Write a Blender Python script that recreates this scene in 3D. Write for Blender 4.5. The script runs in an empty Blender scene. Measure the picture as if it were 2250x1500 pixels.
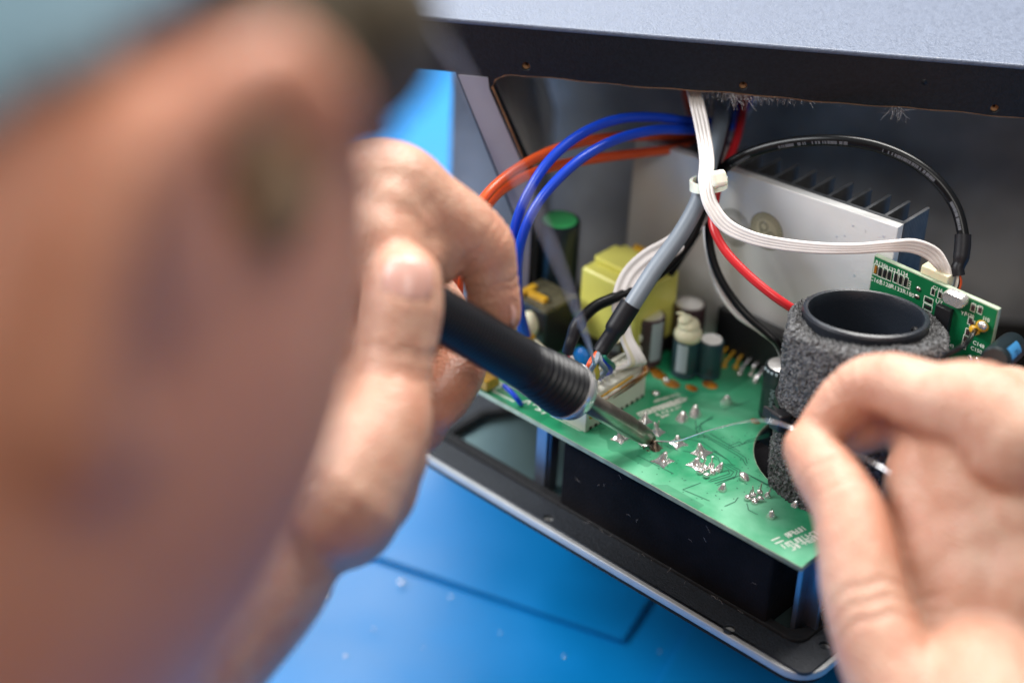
import bpy, bmesh, math, random
import numpy as np
from mathutils import Vector, Matrix
random.seed(7); rng = np.random.default_rng(7)
MM = 0.001
scn = bpy.context.scene
COL = scn.collection

# ------------------------------------------------------------------ camera
LENS, SENSOR = 70.0, 36.0
PITCH, ROLL = math.radians(32.7), math.radians(2.9)
FOCUS = 583.0                                   # mm to the soldering point, the world origin
FP = 2250 * LENS / SENSOR
_f = np.array([0, math.cos(PITCH), -math.sin(PITCH)]); _r0 = np.array([1., 0, 0]); _u0 = np.cross(_r0, _f)
_r = math.cos(ROLL) * _r0 + math.sin(ROLL) * _u0; _u = -math.sin(ROLL) * _r0 + math.cos(ROLL) * _u0
def ray(px, py): return _f + _r * (px - 1125) / FP - _u * (py - 750) / FP
CAM = -ray(1432, 980) * FOCUS
def onz(px, py, z=0.):                          # survey point on a level plane (mm)
    d = ray(px, py); return CAM + d * ((z - CAM[2]) / d[2])
def atd(px, py, d): return CAM + ray(px, py) * d
cam = bpy.data.cameras.new('camera'); camo = bpy.data.objects.new('camera', cam); COL.objects.link(camo)
cam.lens = LENS; cam.sensor_width = SENSOR; cam.clip_start = 0.02; cam.clip_end = 50
cam.dof.use_dof = True; cam.dof.focus_distance = 0.569; cam.dof.aperture_fstop = 3.7; cam.dof.aperture_blades = 9
camo.matrix_world = Matrix(((_r[0], _u[0], -_f[0], CAM[0] * MM), (_r[1], _u[1], -_f[1], CAM[1] * MM), (_r[2], _u[2], -_f[2], CAM[2] * MM), (0, 0, 0, 1)))
scn.camera = camo

# ------------------------------------------------------------------ world, lights, exposure
w = bpy.data.worlds.new('World'); scn.world = w; w.use_nodes = True
bg = w.node_tree.nodes['Background']; bg.inputs[0].default_value = (1.0, 0.95, 0.90, 1); bg.inputs[1].default_value = 0.13
def area(name, loc, target, size, power, col, sy=None):
    l = bpy.data.lights.new(name, 'AREA'); l.energy = power; l.color = col; l.size = size
    if sy: l.shape = 'RECTANGLE'; l.size_y = sy
    o = bpy.data.objects.new(name, l); COL.objects.link(o); o.location = loc
    o.rotation_euler = (Vector(target) - Vector(loc)).to_track_quat('-Z', 'Y').to_euler(); return o
area('ceiling_light', (0.25, 0.62, 1.30), (0, 0.03, 0), 0.7, 27, (1.0, 0.97, 0.93), 0.5)
area('back_window', (-0.40, 1.50, 1.15), (-0.05, 0, 0), 1.1, 16, (0.93, 0.97, 1.0), 0.8)
area('side_fill', (-1.05, 0.04, 0.85), (0, 0.05, 0.02), 0.6, 14, (0.96, 0.98, 1.0), 0.6)  # fill added on the left to brighten the heat sink face
area('front_fill', (0.06, -0.85, 1.00), (0, 0.05, 0.03), 0.45, 3.6, (1.0, 0.96, 0.90), 0.45)  # soft fill added above and behind the camera
vs = scn.view_settings; vs.view_transform = 'Standard'; vs.look = 'None'; vs.gamma = 1; vs.exposure = 0.62; vs.use_curve_mapping = False
scn.cycles.use_denoising = True; scn.cycles.max_bounces = 8; scn.cycles.use_adaptive_sampling = False
scn.cycles.caustics_reflective = False; scn.cycles.caustics_refractive = False

# ------------------------------------------------------------------ helpers: materials
MATS = {}
def mat(name, col, rough=0.5, metal=0.0, var=0.0, vscale=60, bump=0.0, bscale=400, sss=0.0, coat=0.0, spec=0.5, col2=None, detail=6, rvar=0.0, trans=0.0):
    if name in MATS: return MATS[name]
    m = bpy.data.materials.new(name); m.use_nodes = True; nt = m.node_tree; N = nt.nodes; L = nt.links
    b = N['Principled BSDF']; b.inputs['Base Color'].default_value = (*col, 1); b.inputs['Roughness'].default_value = rough; b.inputs['Metallic'].default_value = metal
    b.inputs['Specular IOR Level'].default_value = spec; b.inputs['Coat Weight'].default_value = coat; b.inputs['Transmission Weight'].default_value = trans
    if sss:
        b.inputs['Subsurface Weight'].default_value = sss; b.inputs['Subsurface Radius'].default_value = (1.0, 0.35, 0.2); b.inputs['Subsurface Scale'].default_value = 0.004
    tc = N.new('ShaderNodeTexCoord')
    if var or rvar:
        n = N.new('ShaderNodeTexNoise'); n.inputs['Scale'].default_value = vscale; n.inputs['Detail'].default_value = detail; L.new(tc.outputs['Object'], n.inputs['Vector'])
        if var:
            mx = N.new('ShaderNodeMix'); mx.data_type = 'RGBA'
            c2 = col2 or tuple(c * (1 - var) for c in col)
            r = N.new('ShaderNodeValToRGB'); r.color_ramp.elements[0].position = 0.35; r.color_ramp.elements[1].position = 0.65
            L.new(n.outputs['Fac'], r.inputs[0]); L.new(r.outputs[0], mx.inputs['Factor'])
            mx.inputs['A'].default_value = (*c2, 1); mx.inputs['B'].default_value = (*col, 1); L.new(mx.outputs['Result'], b.inputs['Base Color'])
        if rvar:
            mr = N.new('ShaderNodeMapRange'); mr.inputs['From Min'].default_value = .3; mr.inputs['From Max'].default_value = .7
            mr.inputs['To Min'].default_value = max(0, rough - rvar); mr.inputs['To Max'].default_value = min(1, rough + rvar)
            L.new(n.outputs['Fac'], mr.inputs['Value']); L.new(mr.outputs[0], b.inputs['Roughness'])
    if bump:
        n2 = N.new('ShaderNodeTexNoise'); n2.inputs['Scale'].default_value = bscale; n2.inputs['Detail'].default_value = 5; L.new(tc.outputs['Object'], n2.inputs['Vector'])
        bp = N.new('ShaderNodeBump'); bp.inputs['Strength'].default_value = bump; bp.inputs['Distance'].default_value = 0.0004
        L.new(n2.outputs['Fac'], bp.inputs['Height']); L.new(bp.outputs[0], b.inputs['Normal'])
    MATS[name] = m; return m
M = {}
M['mat'] = mat('blue_mat', (0.002, 0.20, 0.54), 0.36, var=.10, vscale=25, bump=.15, bscale=900, rvar=.06, spec=.3)
M['case_top'] = mat('grey_vinyl', (0.105, 0.13, 0.19), 0.45, var=.2, vscale=900, bump=.55, bscale=1500, rvar=.12)
M['case_lip'] = mat('navy_paint', (0.006, 0.009, 0.014), 0.42, spec=.3, bump=.5, bscale=1600, var=.5, vscale=900)
M['felt'] = mat('grey_felt', (0.5, 0.49, 0.49), 0.95, var=.5, vscale=30, bump=.8, bscale=600)
M['stile_glare'] = mat('glare_grey', (0.30, 0.29, 0.34), 0.5, var=.2, vscale=40)  # paler tint standing in for glare on the left stile
M['wood'] = mat('raw_wood', (0.36, 0.19, 0.09), 0.8, var=.5, vscale=200, bump=.5)
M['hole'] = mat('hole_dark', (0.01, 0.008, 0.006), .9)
M['panel'] = mat('panel_black', (0.030, 0.035, 0.045), 0.55, bump=.9, bscale=1800, var=.4, vscale=1200)
M['gasket'] = mat('gasket_black', (0.012, 0.012, 0.014), 0.8, var=.5, vscale=500, bump=.8)
M['silver'] = mat('silver_edge', (0.55, 0.56, 0.57), 0.5, metal=.3, var=.1, vscale=200)
M['floor'] = mat('inner_plate', (0.20, 0.30, 0.30), 0.28, metal=.75, var=.2, vscale=15)
M['post'] = mat('post_metal', (0.30, 0.33, 0.40), 0.3, metal=.9, var=.2)
M['block'] = mat('black_felt_box', (0.005, 0.005, 0.006), 0.8, spec=.12, var=.55, vscale=70, bump=.7, bscale=1200, col2=(.011, .010, .012))
M['black'] = mat('black_plastic', (0.012, 0.012, 0.014), 0.4)
M['alu'] = mat('aluminium', (0.80, 0.79, 0.77), 0.42, metal=.25, var=.12, vscale=18, bump=.15, bscale=500, rvar=.1)
M['fin'] = mat('dark_anodised', (0.095, 0.098, 0.105), 0.5, metal=.25, var=.3, vscale=300)
M['solder'] = mat('solder', (0.88, 0.86, 0.84), 0.2, metal=.78, bump=.25, bscale=900, rvar=.08, vscale=900)
M['pin'] = mat('tinned_pin', (0.55, 0.52, 0.48), 0.3, metal=1)
M['burnt'] = mat('burnt_solder', (0.20, 0.15, 0.11), 0.25, metal=.8, var=.8, vscale=900, bump=.8, bscale=1500)
M['silk'] = mat('silkscreen', (0.72, 0.76, 0.68), 0.6)
M['white_pl'] = mat('connector_white', (0.72, 0.72, 0.64), 0.45, var=.1, vscale=150)
M['glue'] = mat('brown_glue', (0.42, 0.17, 0.012), 0.25, var=.7, vscale=220, col2=(.10, .022, .004), spec=.7)
M['yglue'] = mat('amber_glue', (0.72, 0.40, 0.03), 0.3, var=.4, vscale=300)
M['cream'] = mat('cream_silicone', (0.80, 0.74, 0.52), 0.5, var=.15, vscale=120, sss=.2)
M['tape'] = mat('yellow_tape', (0.80, 0.76, 0.17), 0.35, var=.15, vscale=60, bump=.2, bscale=150)
M['cap_purple'] = mat('cap_brown_sleeve', (0.055, 0.030, 0.034), 0.3)
M['cap_teal'] = mat('cap_teal_sleeve', (0.022, 0.055, 0.068), 0.3)
M['cap_dark'] = mat('cap_dark_sleeve', (0.010, 0.018, 0.022), 0.28)
M['cap_top'] = mat('cap_alu_top', (0.82, 0.80, 0.78), 0.35, metal=.7)
M['stripe'] = mat('cap_stripe', (0.36, 0.42, 0.47), 0.4)
M['green_top'] = mat('green_vent', (0.08, 0.62, 0.20), 0.45)
M['bluedisc'] = mat('blue_epoxy', (0.01, 0.18, 0.60), 0.25)
M['copper'] = mat('copper_enamel', (0.75, 0.30, 0.08), 0.25, metal=.7)
M['clear'] = mat('dusty_clear_plastic', (0.20, 0.18, 0.11), 0.25, var=.5, vscale=200, trans=.4)
M['foam'] = mat('open_foam', (0.17, 0.17, 0.175), 0.6, var=.85, vscale=900, bump=1.0, bscale=1500)
M['port'] = mat('port_black', (0.014, 0.018, 0.026), 0.36, bump=.2, bscale=1500)
M['skin'] = None
M['grip'] = mat('grip_rubber', (0.007, 0.008, 0.011), 0.42, spec=.3)
M['ring'] = mat('ring_plastic', (0.62, 0.62, 0.63), 0.2, metal=.6)
M['steel'] = mat('heated_steel', (0.44, 0.39, 0.35), 0.28, metal=.9, var=.45, vscale=120)
M['tin'] = mat('tinned_tip', (0.45, 0.42, 0.40), 0.28, metal=1, var=.5, vscale=300)
def cablem(n, c, r=.38): return mat('cable_' + n, c, r, var=.1, vscale=120)
M['w_orange'] = cablem('orange', (0.72, 0.095, 0.022), .32)
M['w_blue'] = cablem('blue', (0.006, 0.050, 0.50), .3)
M['w_white'] = cablem('white', (0.80, 0.755, 0.73), .42)
M['w_grey'] = cablem('grey', (0.20, 0.235, 0.28), .42)
M['w_pale'] = cablem('pale_grey', (0.70, 0.72, 0.78), .5)
M['w_black'] = mat('cable_black', (0.0035, 0.004, 0.005), .3, spec=.25)
M['w_red'] = cablem('red', (0.55, 0.015, 0.02), .32)
M['w_green'] = cablem('green', (0.01, 0.22, 0.15))
M['w_yellow'] = cablem('yellow', (0.65, 0.47, 0.04))
M['w_cream'] = cablem('cream', (0.70, 0.64, 0.45))
M['shrink'] = mat('heat_shrink', (0.009, 0.009, 0.012), 0.45, spec=.3, bump=.2, bscale=300)
M['nylon'] = mat('nylon_tie', (0.82, 0.82, 0.70), 0.35, sss=.3)
M['lint'] = mat('lint', (0.45, 0.42, 0.42), 0.9)
M['hair'] = mat('dark_hair', (0.075, 0.055, 0.030), 0.6, var=.4, vscale=300)
M['side'] = mat('sideburn_stubble', (0.27, 0.165, 0.085), 0.8, var=.4, vscale=500)
M['cap'] = mat('cap_fabric', (0.20, 0.33, 0.41), 0.9, var=.2, vscale=300)
M['shirt'] = mat('shirt_fabric', (0.30, 0.07, 0.045), 0.9, var=.2, vscale=300)
M['nail'] = mat('fingernail', (0.66, 0.36, 0.30), 0.28, sss=.25)
def skin():
    m = bpy.data.materials.new('skin'); m.use_nodes = True; nt = m.node_tree; N = nt.nodes; L = nt.links; b = N['Principled BSDF']
    tc = N.new('ShaderNodeTexCoord'); n = N.new('ShaderNodeTexNoise'); n.inputs['Scale'].default_value = 55; n.inputs['Detail'].default_value = 5
    L.new(tc.outputs['Object'], n.inputs['Vector'])
    r = N.new('ShaderNodeValToRGB'); e = r.color_ramp.elements; e[0].position = .3; e[0].color = (.50, .275, .19, 1); e[1].position = .68; e[1].color = (.60, .385, .285, 1)
    L.new(n.outputs['Fac'], r.inputs[0])
    at = N.new('ShaderNodeAttribute'); at.attribute_name = 'flush'          # redder skin over joints and finger tips
    mx = N.new('ShaderNodeMix'); mx.data_type = 'RGBA'; L.new(at.outputs['Fac'], mx.inputs['Factor']); L.new(r.outputs[0], mx.inputs['A']); mx.inputs['B'].default_value = (.54, .215, .125, 1)
    nf = N.new('ShaderNodeTexNoise'); nf.inputs['Scale'].default_value = 240; nf.inputs['Detail'].default_value = 4; L.new(tc.outputs['Object'], nf.inputs['Vector'])
    rf = N.new('ShaderNodeMapRange'); rf.inputs['From Min'].default_value = .42; rf.inputs['From Max'].default_value = .72; rf.inputs['To Max'].default_value = .45; L.new(nf.outputs['Fac'], rf.inputs['Value'])
    m2 = N.new('ShaderNodeMix'); m2.data_type = 'RGBA'; L.new(rf.outputs[0], m2.inputs['Factor']); L.new(mx.outputs['Result'], m2.inputs['A']); m2.inputs['B'].default_value = (.47, .19, .125, 1); L.new(m2.outputs['Result'], b.inputs['Base Color'])
    b.inputs['Roughness'].default_value = .46; b.inputs['Subsurface Weight'].default_value = .35; b.inputs['Subsurface Radius'].default_value = (1, .35, .2); b.inputs['Subsurface Scale'].default_value = .004
    v = N.new('ShaderNodeTexVoronoi'); v.inputs['Scale'].default_value = 900; L.new(tc.outputs['Object'], v.inputs['Vector'])
    n2 = N.new('ShaderNodeTexNoise'); n2.inputs['Scale'].default_value = 260; n2.inputs['Detail'].default_value = 6; L.new(tc.outputs['Object'], n2.inputs['Vector'])
    ad = N.new('ShaderNodeMath'); L.new(v.outputs['Distance'], ad.inputs[0]); L.new(n2.outputs['Fac'], ad.inputs[1])
    bp = N.new('ShaderNodeBump'); bp.inputs['Strength'].default_value = .5; bp.inputs['Distance'].default_value = .0006; L.new(ad.outputs[0], bp.inputs['Height']); L.new(bp.outputs[0], b.inputs['Normal'])
    return m
M['skin'] = skin()
def pcbmat(name, base, light, dark):
    m = bpy.data.materials.new(name); m.use_nodes = True; nt = m.node_tree; N = nt.nodes; L = nt.links; b = N['Principled BSDF']
    tc = N.new('ShaderNodeTexCoord')
    n = N.new('ShaderNodeTexNoise'); n.inputs['Scale'].default_value = 42; n.inputs['Detail'].default_value = 5; n.inputs['Distortion'].default_value = .8; L.new(tc.outputs['Object'], n.inputs['Vector'])
    r = N.new('ShaderNodeValToRGB'); e = r.color_ramp.elements; e[0].position = .40; e[0].color = (*base, 1); e[1].position = .66; e[1].color = (*light, 1); L.new(n.outputs['Fac'], r.inputs[0])
    n3 = N.new('ShaderNodeTexVoronoi'); n3.inputs['Scale'].default_value = 48; n3.distance = 'CHEBYCHEV'; L.new(tc.outputs['Object'], n3.inputs['Vector'])   # copper pours under the mask
    g = N.new('ShaderNodeMath'); g.operation = 'GREATER_THAN'; g.inputs[1].default_value = .72
    sp = N.new('ShaderNodeSeparateColor'); L.new(n3.outputs['Color'], sp.inputs[0]); L.new(sp.outputs[0], g.inputs[0])
    mx = N.new('ShaderNodeMix'); mx.data_type = 'RGBA'; mul = N.new('ShaderNodeMath'); mul.operation = 'MULTIPLY'; mul.inputs[1].default_value = .55
    L.new(g.outputs[0], mul.inputs[0]); L.new(mul.outputs[0], mx.inputs['Factor']); L.new(r.outputs[0], mx.inputs['A']); mx.inputs['B'].default_value = (*dark, 1)
    L.new(mx.outputs['Result'], b.inputs['Base Color'])
    mr = N.new('ShaderNodeMapRange'); mr.inputs['To Min'].default_value = .16; mr.inputs['To Max'].default_value = .55; L.new(n.outputs['Fac'], mr.inputs['Value']); L.new(mr.outputs[0], b.inputs['Roughness'])
    n4 = N.new('ShaderNodeTexNoise'); n4.inputs['Scale'].default_value = 500; L.new(tc.outputs['Object'], n4.inputs['Vector'])
    bp = N.new('ShaderNodeBump'); bp.inputs['Strength'].default_value = .12; bp.inputs['Distance'].default_value = .0003; L.new(n4.outputs['Fac'], bp.inputs['Height']); L.new(bp.outputs[0], b.inputs['Normal'])
    return m
M['pcb'] = pcbmat('main_soldermask', (0.020, 0.29, 0.13), (0.13, 0.46, 0.27), (0.006, 0.17, 0.075))
M['pcb2'] = pcbmat('second_soldermask', (0.004, 0.13, 0.045), (0.008, 0.17, 0.06), (0.003, 0.10, 0.035))
M['pcbedge'] = mat('fibreglass_edge', (0.42, 0.50, 0.36), 0.6, var=.3, vscale=300)
M['trace'] = mat('trace_mask', (0.004, 0.10, 0.055), 0.3)

# ------------------------------------------------------------------ helpers: geometry (mm in, metres out)
class MB:
    def __init__(s): s.v = []; s.f = []
    def add(s, V, F):
        o = len(s.v); s.v += [tuple(float(c) for c in p) for p in V]; s.f += [tuple(i + o for i in f) for f in F]; return s
    def box(s, c, d, rot=None):
        c = np.array(c, float); h = np.array(d, float) / 2
        V = [np.array([x, y, z]) * h for x in (-1, 1) for y in (-1, 1) for z in (-1, 1)]
        if rot is not None: V = [rot @ p for p in V]
        return s.add([p + c for p in V], [(0, 1, 3, 2), (4, 6, 7, 5), (0, 4, 5, 1), (2, 3, 7, 6), (0, 2, 6, 4), (1, 5, 7, 3)])
    def rings(s, R, cap0=True, cap1=True, closed=True):
        n = len(R[0]); V = [p for r in R for p in r]; F = []
        for i in range(len(R) - 1):
            for j in range(n if closed else n - 1):
                k = (j + 1) % n; F.append((i * n + j, i * n + k, (i + 1) * n + k, (i + 1) * n + j))
        if cap0: F.append(tuple(range(n - 1, -1, -1)))
        if cap1: F.append(tuple((len(R) - 1) * n + j for j in range(n)))
        return s.add(V, F)
    def lathe(s, prof, p0=(0, 0, 0), axis=(0, 0, 1), n=24, cap0=True, cap1=True):
        a = np.array(axis, float); a /= np.linalg.norm(a); p0 = np.array(p0, float)
        x = np.cross(a, [0, 0, 1.]); x = np.array([1., 0, 0]) if np.linalg.norm(x) < 1e-4 else x / np.linalg.norm(x); y = np.cross(a, x)
        R = [[p0 + a * h + (x * math.cos(t) + y * math.sin(t)) * max(r, 1e-3) for t in np.linspace(0, 2 * math.pi, n, endpoint=False)] for r, h in prof]
        return s.rings(R, cap0, cap1)
    def ell(s, c, rad, basis=None, n=20, m=12):
        c = np.array(c, float); B = np.eye(3) if basis is None else np.array(basis, float)
        R = []
        for i in range(m + 1):
            ph = -math.pi / 2 + math.pi * i / m; q = max(math.cos(ph), .02)
            R.append([c + B.T @ (np.array([q * math.cos(t), q * math.sin(t), math.sin(ph)]) * rad) for t in np.linspace(0, 2 * math.pi, n, endpoint=False)])
        return s.rings(R)
    def tube(s, P, r, n=10, sub=10, ends=True, prof=None, up=None):
        P, rr = smooth(P, r, sub); T = np.gradient(P, axis=0); T /= np.linalg.norm(T, axis=1)[:, None]
        ref = np.array(up, float) if up is not None else (np.array([0, 0, 1.]) if abs(T[0][2]) < .9 else np.array([1., 0, 0]))
        x = np.cross(T[0], ref); x /= np.linalg.norm(x); R = []
        for i in range(len(P)):
            if up is not None: x = np.cross(T[i], ref)
            x = x - T[i] * (x @ T[i]); x /= np.linalg.norm(x); y = np.cross(x, T[i])
            if prof is None: R.append([P[i] + (x * math.cos(t) + y * math.sin(t)) * rr[i] for t in np.linspace(0, 2 * math.pi, n, endpoint=False)])
            else: R.append([P[i] + x * a + y * b for a, b in prof])
        return s.rings(R, ends, ends)
    def limb(s, J, n=16, sub=6):                # tapered limb with rounded ends; J = [(point, radius)]
        P = np.array([j[0] for j in J], float); r = [j[1] for j in J]
        P, rr = smooth(P, r, sub); T = np.gradient(P, axis=0); T /= np.linalg.norm(T, axis=1)[:, None]
        A, B = [], []
        for k in range(4):
            a = math.pi / 2 * (1 - k / 4.); A.append((P[0] - T[0] * rr[0] * math.sin(a), rr[0] * max(math.cos(a), .03)))
            a = math.pi / 2 * ((k + 1) / 4.); B.append((P[-1] + T[-1] * rr[-1] * math.sin(a), rr[-1] * max(math.cos(a), .03)))
        Q = [p for p, _ in A] + list(P) + [p for p, _ in B]; q = [x for _, x in A] + list(rr) + [x for _, x in B]
        TT = [T[0]] * 4 + list(T) + [T[-1]] * 4
        x = np.cross(TT[0], [.3, .2, 1.]); R = []
        for p, rad, t in zip(Q, q, TT):
            x = x - t * (x @ t); x /= np.linalg.norm(x); y = np.cross(t, x)
            R.append([p + (x * math.cos(a) + y * math.sin(a)) * rad for a in np.linspace(0, 2 * math.pi, n, endpoint=False)])
        return s.rings(R)
    def mesh(s, name):
        m = bpy.data.meshes.new(name); m.from_pydata([(a * MM, b * MM, c * MM) for a, b, c in s.v], [], s.f)
        bm = bmesh.new(); bm.from_mesh(m); bmesh.ops.recalc_face_normals(bm, faces=bm.faces); bm.to_mesh(m); bm.free(); return m
    def build(s, name, mt, parent=None, sm=True, bevel=0, seg=2, off=None):
        if parent is not None and parent in OFF:
            o = OFF[parent]; s.v = [(a - o[0], b - o[1], c - o[2]) for a, b, c in s.v]
        me = s.mesh(name); return link(name, me, mt, parent, sm, bevel, seg)
def smooth(P, r, sub):
    P = np.array(P, float); n = len(P); rr = np.array(r if hasattr(r, '__len__') else [r] * n, float)
    if sub <= 1 or n < 3: 
        return P, rr
    E = np.vstack([2 * P[0] - P[1], P, 2 * P[-1] - P[-2]]); out, ro = [], []
    for i in range(n - 1):
        a, b, c, d = E[i], E[i + 1], E[i + 2], E[i + 3]
        for k in range(sub):
            t = k / sub; out.append(.5 * (2 * b + (c - a) * t + (2 * a - 5 * b + 4 * c - d) * t * t + (3 * b - a - 3 * c + d) * t ** 3)); ro.append(rr[i] * (1 - t) + rr[i + 1] * t)
    out.append(P[-1]); ro.append(rr[-1]); return np.array(out), np.array(ro)
OFF = {}
def link(name, me, mt, parent=None, sm=True, bevel=0, seg=2):
    o = bpy.data.objects.new(name, me); COL.objects.link(o)
    if mt is not None: me.materials.append(mt)
    if sm:
        me.polygons.foreach_set('use_smooth', [True] * len(me.polygons)); me.update()
        try: me.set_sharp_from_angle(angle=math.radians(40))
        except Exception: pass
    if bevel:
        b = o.modifiers.new('bevel', 'BEVEL'); b.width = bevel * MM; b.segments = seg; b.limit_method = 'ANGLE'
    if parent is not None: o.parent = parent
    return o
TH = math.radians(-41)
E1 = np.array([math.cos(TH), math.sin(TH), 0]); E2 = np.array([-math.sin(TH), math.cos(TH), 0])
def W(x, y, z): return x * E1 + y * E2 + np.array([0, 0, z])          # board frame -> world
def Bc(p): return np.array([p @ E1, p @ E2, p[2]])                     # world -> board frame
def bz(px, py, z=0.): return Bc(onz(px, py, z))
def depth(p): return float((p - CAM) @ _f)
def tag(o, label, cat, group=None):
    o['label'] = label; o['category'] = cat
    if group: o['group'] = group
    return o
def thing(name, label, cat, base=(0, 0, 0), board=False, group=None):
    o = bpy.data.objects.new(name, None); COL.objects.link(o); o.empty_display_size = .01
    wb = W(*base) if board else np.array(base, float); o.location = Vector(wb) * MM
    if board: o.rotation_euler = (0, 0, TH)
    OFF[o] = tuple(float(c) for c in base); return tag(o, label, cat, group)
def plate(name, outlines, z0, z1, mt, parent, bevel=0, mat4=None):
    cu = bpy.data.curves.new(name, 'CURVE'); cu.dimensions = '2D'; cu.fill_mode = 'BOTH'
    for ol in outlines:
        sp = cu.splines.new('POLY'); sp.points.add(len(ol) - 1); sp.use_cyclic_u = True
        for q, (x, y) in zip(sp.points, ol): q.co = (x * MM, y * MM, 0, 1)
    cu.extrude = abs(z1 - z0) / 2 * MM; cu.bevel_depth = bevel * MM; cu.bevel_resolution = 1
    t = bpy.data.objects.new('t', cu); COL.objects.link(t); dg = bpy.context.evaluated_depsgraph_get()
    me = bpy.data.meshes.new_from_object(t.evaluated_get(dg)); bpy.data.objects.remove(t); bpy.data.curves.remove(cu)
    o = OFF.get(parent, (0, 0, 0)) if mat4 is None else (0, 0, 0)
    me.transform(Matrix.Translation((-o[0] * MM, -o[1] * MM, ((z0 + z1) / 2 - o[2]) * MM)))
    if mat4 is not None: me.transform(mat4)
    me.name = name; me.materials.clear(); return link(name, me, mt, parent, False)
def circle(cx, cy, r, n=24, a0=0., a1=2 * math.pi): return [(cx + r * math.cos(a0 + (a1 - a0) * i / n), cy + r * math.sin(a0 + (a1 - a0) * i / n)) for i in range(n)]
def rrect(x0, y0, x1, y1, r, n=6):
    o = []
    for cx, cy, a in ((x1 - r, y1 - r, 0), (x0 + r, y1 - r, 90), (x0 + r, y0 + r, 180), (x1 - r, y0 + r, 270)):
        for i in range(n + 1):
            t = math.radians(a + 90 * i / n); o.append((cx + r * math.cos(t), cy + r * math.sin(t)))
    return o
def text(name, s, size, m4, mt, parent, bold=0.0):
    cu = bpy.data.curves.new('t', 'FONT'); cu.body = s; cu.size = size * MM; cu.align_x = 'CENTER'; cu.align_y = 'CENTER'; cu.offset = bold * MM; cu.resolution_u = 2
    t = bpy.data.objects.new('t', cu); COL.objects.link(t); dg = bpy.context.evaluated_depsgraph_get()
    me = bpy.data.meshes.new_from_object(t.evaluated_get(dg)); bpy.data.objects.remove(t); bpy.data.curves.remove(cu)
    me.transform(m4); me.name = name; me.materials.clear(); return link(name, me, mt, parent, False)
def frame4(o, x, y, off=(0, 0, 0)):
    x = np.array(x, float); x /= np.linalg.norm(x); y = np.array(y, float); y = y - x * (x @ y); y /= np.linalg.norm(y); z = np.cross(x, y); o = (np.array(o, float) - np.array(off, float)) * MM
    return Matrix(((x[0], y[0], z[0], o[0]), (x[1], y[1], z[1], o[1]), (x[2], y[2], z[2], o[2]), (0, 0, 0, 1)))

# ------------------------------------------------------------------ the setting: the blue mat
ZM = -96.0
mo = MB().box((50, 250, ZM - 3), (1400, 1120, 6)).build('work_mat', M['mat'], None, False, 1.5); mo['kind'] = 'structure'
q = [onz(1366, 1412, ZM + 2)[:2], onz(1424, 1296, ZM + 2)[:2]]
ex = onz(1366, 1412, ZM + 2) - onz(760, 1205, ZM + 2); ex /= np.linalg.norm(ex); ey = np.array([-ex[1], ex[0], 0])
c0 = onz(1366, 1412, ZM)
pts = [c0 + ey * 0, c0 + ey * 90, c0 - ex * 300 + ey * 90, c0 - ex * 300]
sh = plate('mat_sheet', [[(p[0], p[1]) for p in pts]], ZM + .02, ZM + 1.3, M['mat'], None, .45); sh['kind'] = 'structure'
c1 = onz(1530, 1370, ZM); pts = [c1 - ey * 60, c1 + ey * 60, c1 + ey * 60 + ex * 120, c1 - ey * 60 + ex * 120]
sh = plate('mat_sheet', [[(p[0], p[1]) for p in pts]], ZM + .02, ZM + 1.3, M['mat'], None, .4); sh['kind'] = 'structure'

cr_ = MB()
for px, py, r_ in ((883, 1277, 1.1), (715, 1305, 1.4), (990, 1310, .5), (1100, 1390, .4), (820, 1380, .5), (1010, 1180, .4), (760, 1440, .6), (1240, 1440, .5), (1450, 1430, .5), (930, 1420, .35)):
    cr_.ell(onz(px, py, ZM + .2 + (1.3 if py < 1400 and px > 760 else 0)), (r_, r_ * .8, r_ * .5), n=8, m=5)
cz = cr_.build('solder_crumbs', M['solder'], mo); cz.parent = None; cz.parent = mo; cz['kind'] = 'stuff'

# ------------------------------------------------------------------ the speaker cabinet
A0 = np.array([-52.5, 61.5, 88.0]); aang = math.radians(-4.3)
cab = bpy.data.objects.new('speaker_cabinet', None); COL.objects.link(cab); cab.location = Vector((A0[0], A0[1], ZM)) * MM; cab.rotation_euler = (0, 0, aang)
tag(cab, 'dark speaker cabinet with pale grey-blue top, its opening showing a grey lined inside', 'speaker')
# local frame: x = along the front, y = into the cabinet, z up from the mat
H = 103.0 - ZM; ZL = 88.0 - ZM; ZB = -36 - ZM; FT = 6.0; DEP = 86.0
def inner(z): return 0 if z >= ZL else min(15.0, (ZL - z) * .42)
XR = 235.0
m_front = Matrix(((1, 0, 0, 0), (0, 0, 1, 0), (0, 1, 0, 0), (0, 0, 0, 1)))
BOT = 30.0; outer = [(-60, H), (-60, H - 14.5), (-10.5, H - 15.5), (11, H - 68), (11, BOT), (XR + 16, BOT), (XR + 16, H)]
def wob(x): return .22 * math.sin(x * .11) + .16 * math.sin(x * .37 + 1)
lipedge = [(x, ZL - 0.0 + wob(x)) for x in range(6, int(XR) - 6, 4)]
opening = [(0, ZL - 5), (1.2, ZL - 1.8), (4, ZL - .2)] + lipedge + [(XR, ZL - 6), (XR, ZB), (15, ZB), (15, ZL - 37)]
holes = [(10.2, 91.1 - ZM), (73.9, 90.6 - ZM), (146.7, 90.0 - ZM)]
plate('front_frame', [outer, opening] + [circle(x, z, 1.45, 14) for x, z in holes], 0, FT, M['case_lip'], cab, .25, m_front)
for x, z in holes:
    MB().lathe([(1.40, .35), (.9, 1.2), (.5, 1.4), (.45, 3)], (x, 0, z), (0, 1, 0), 14, False, True).build('screw_hole', M['wood'], cab)
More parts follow.
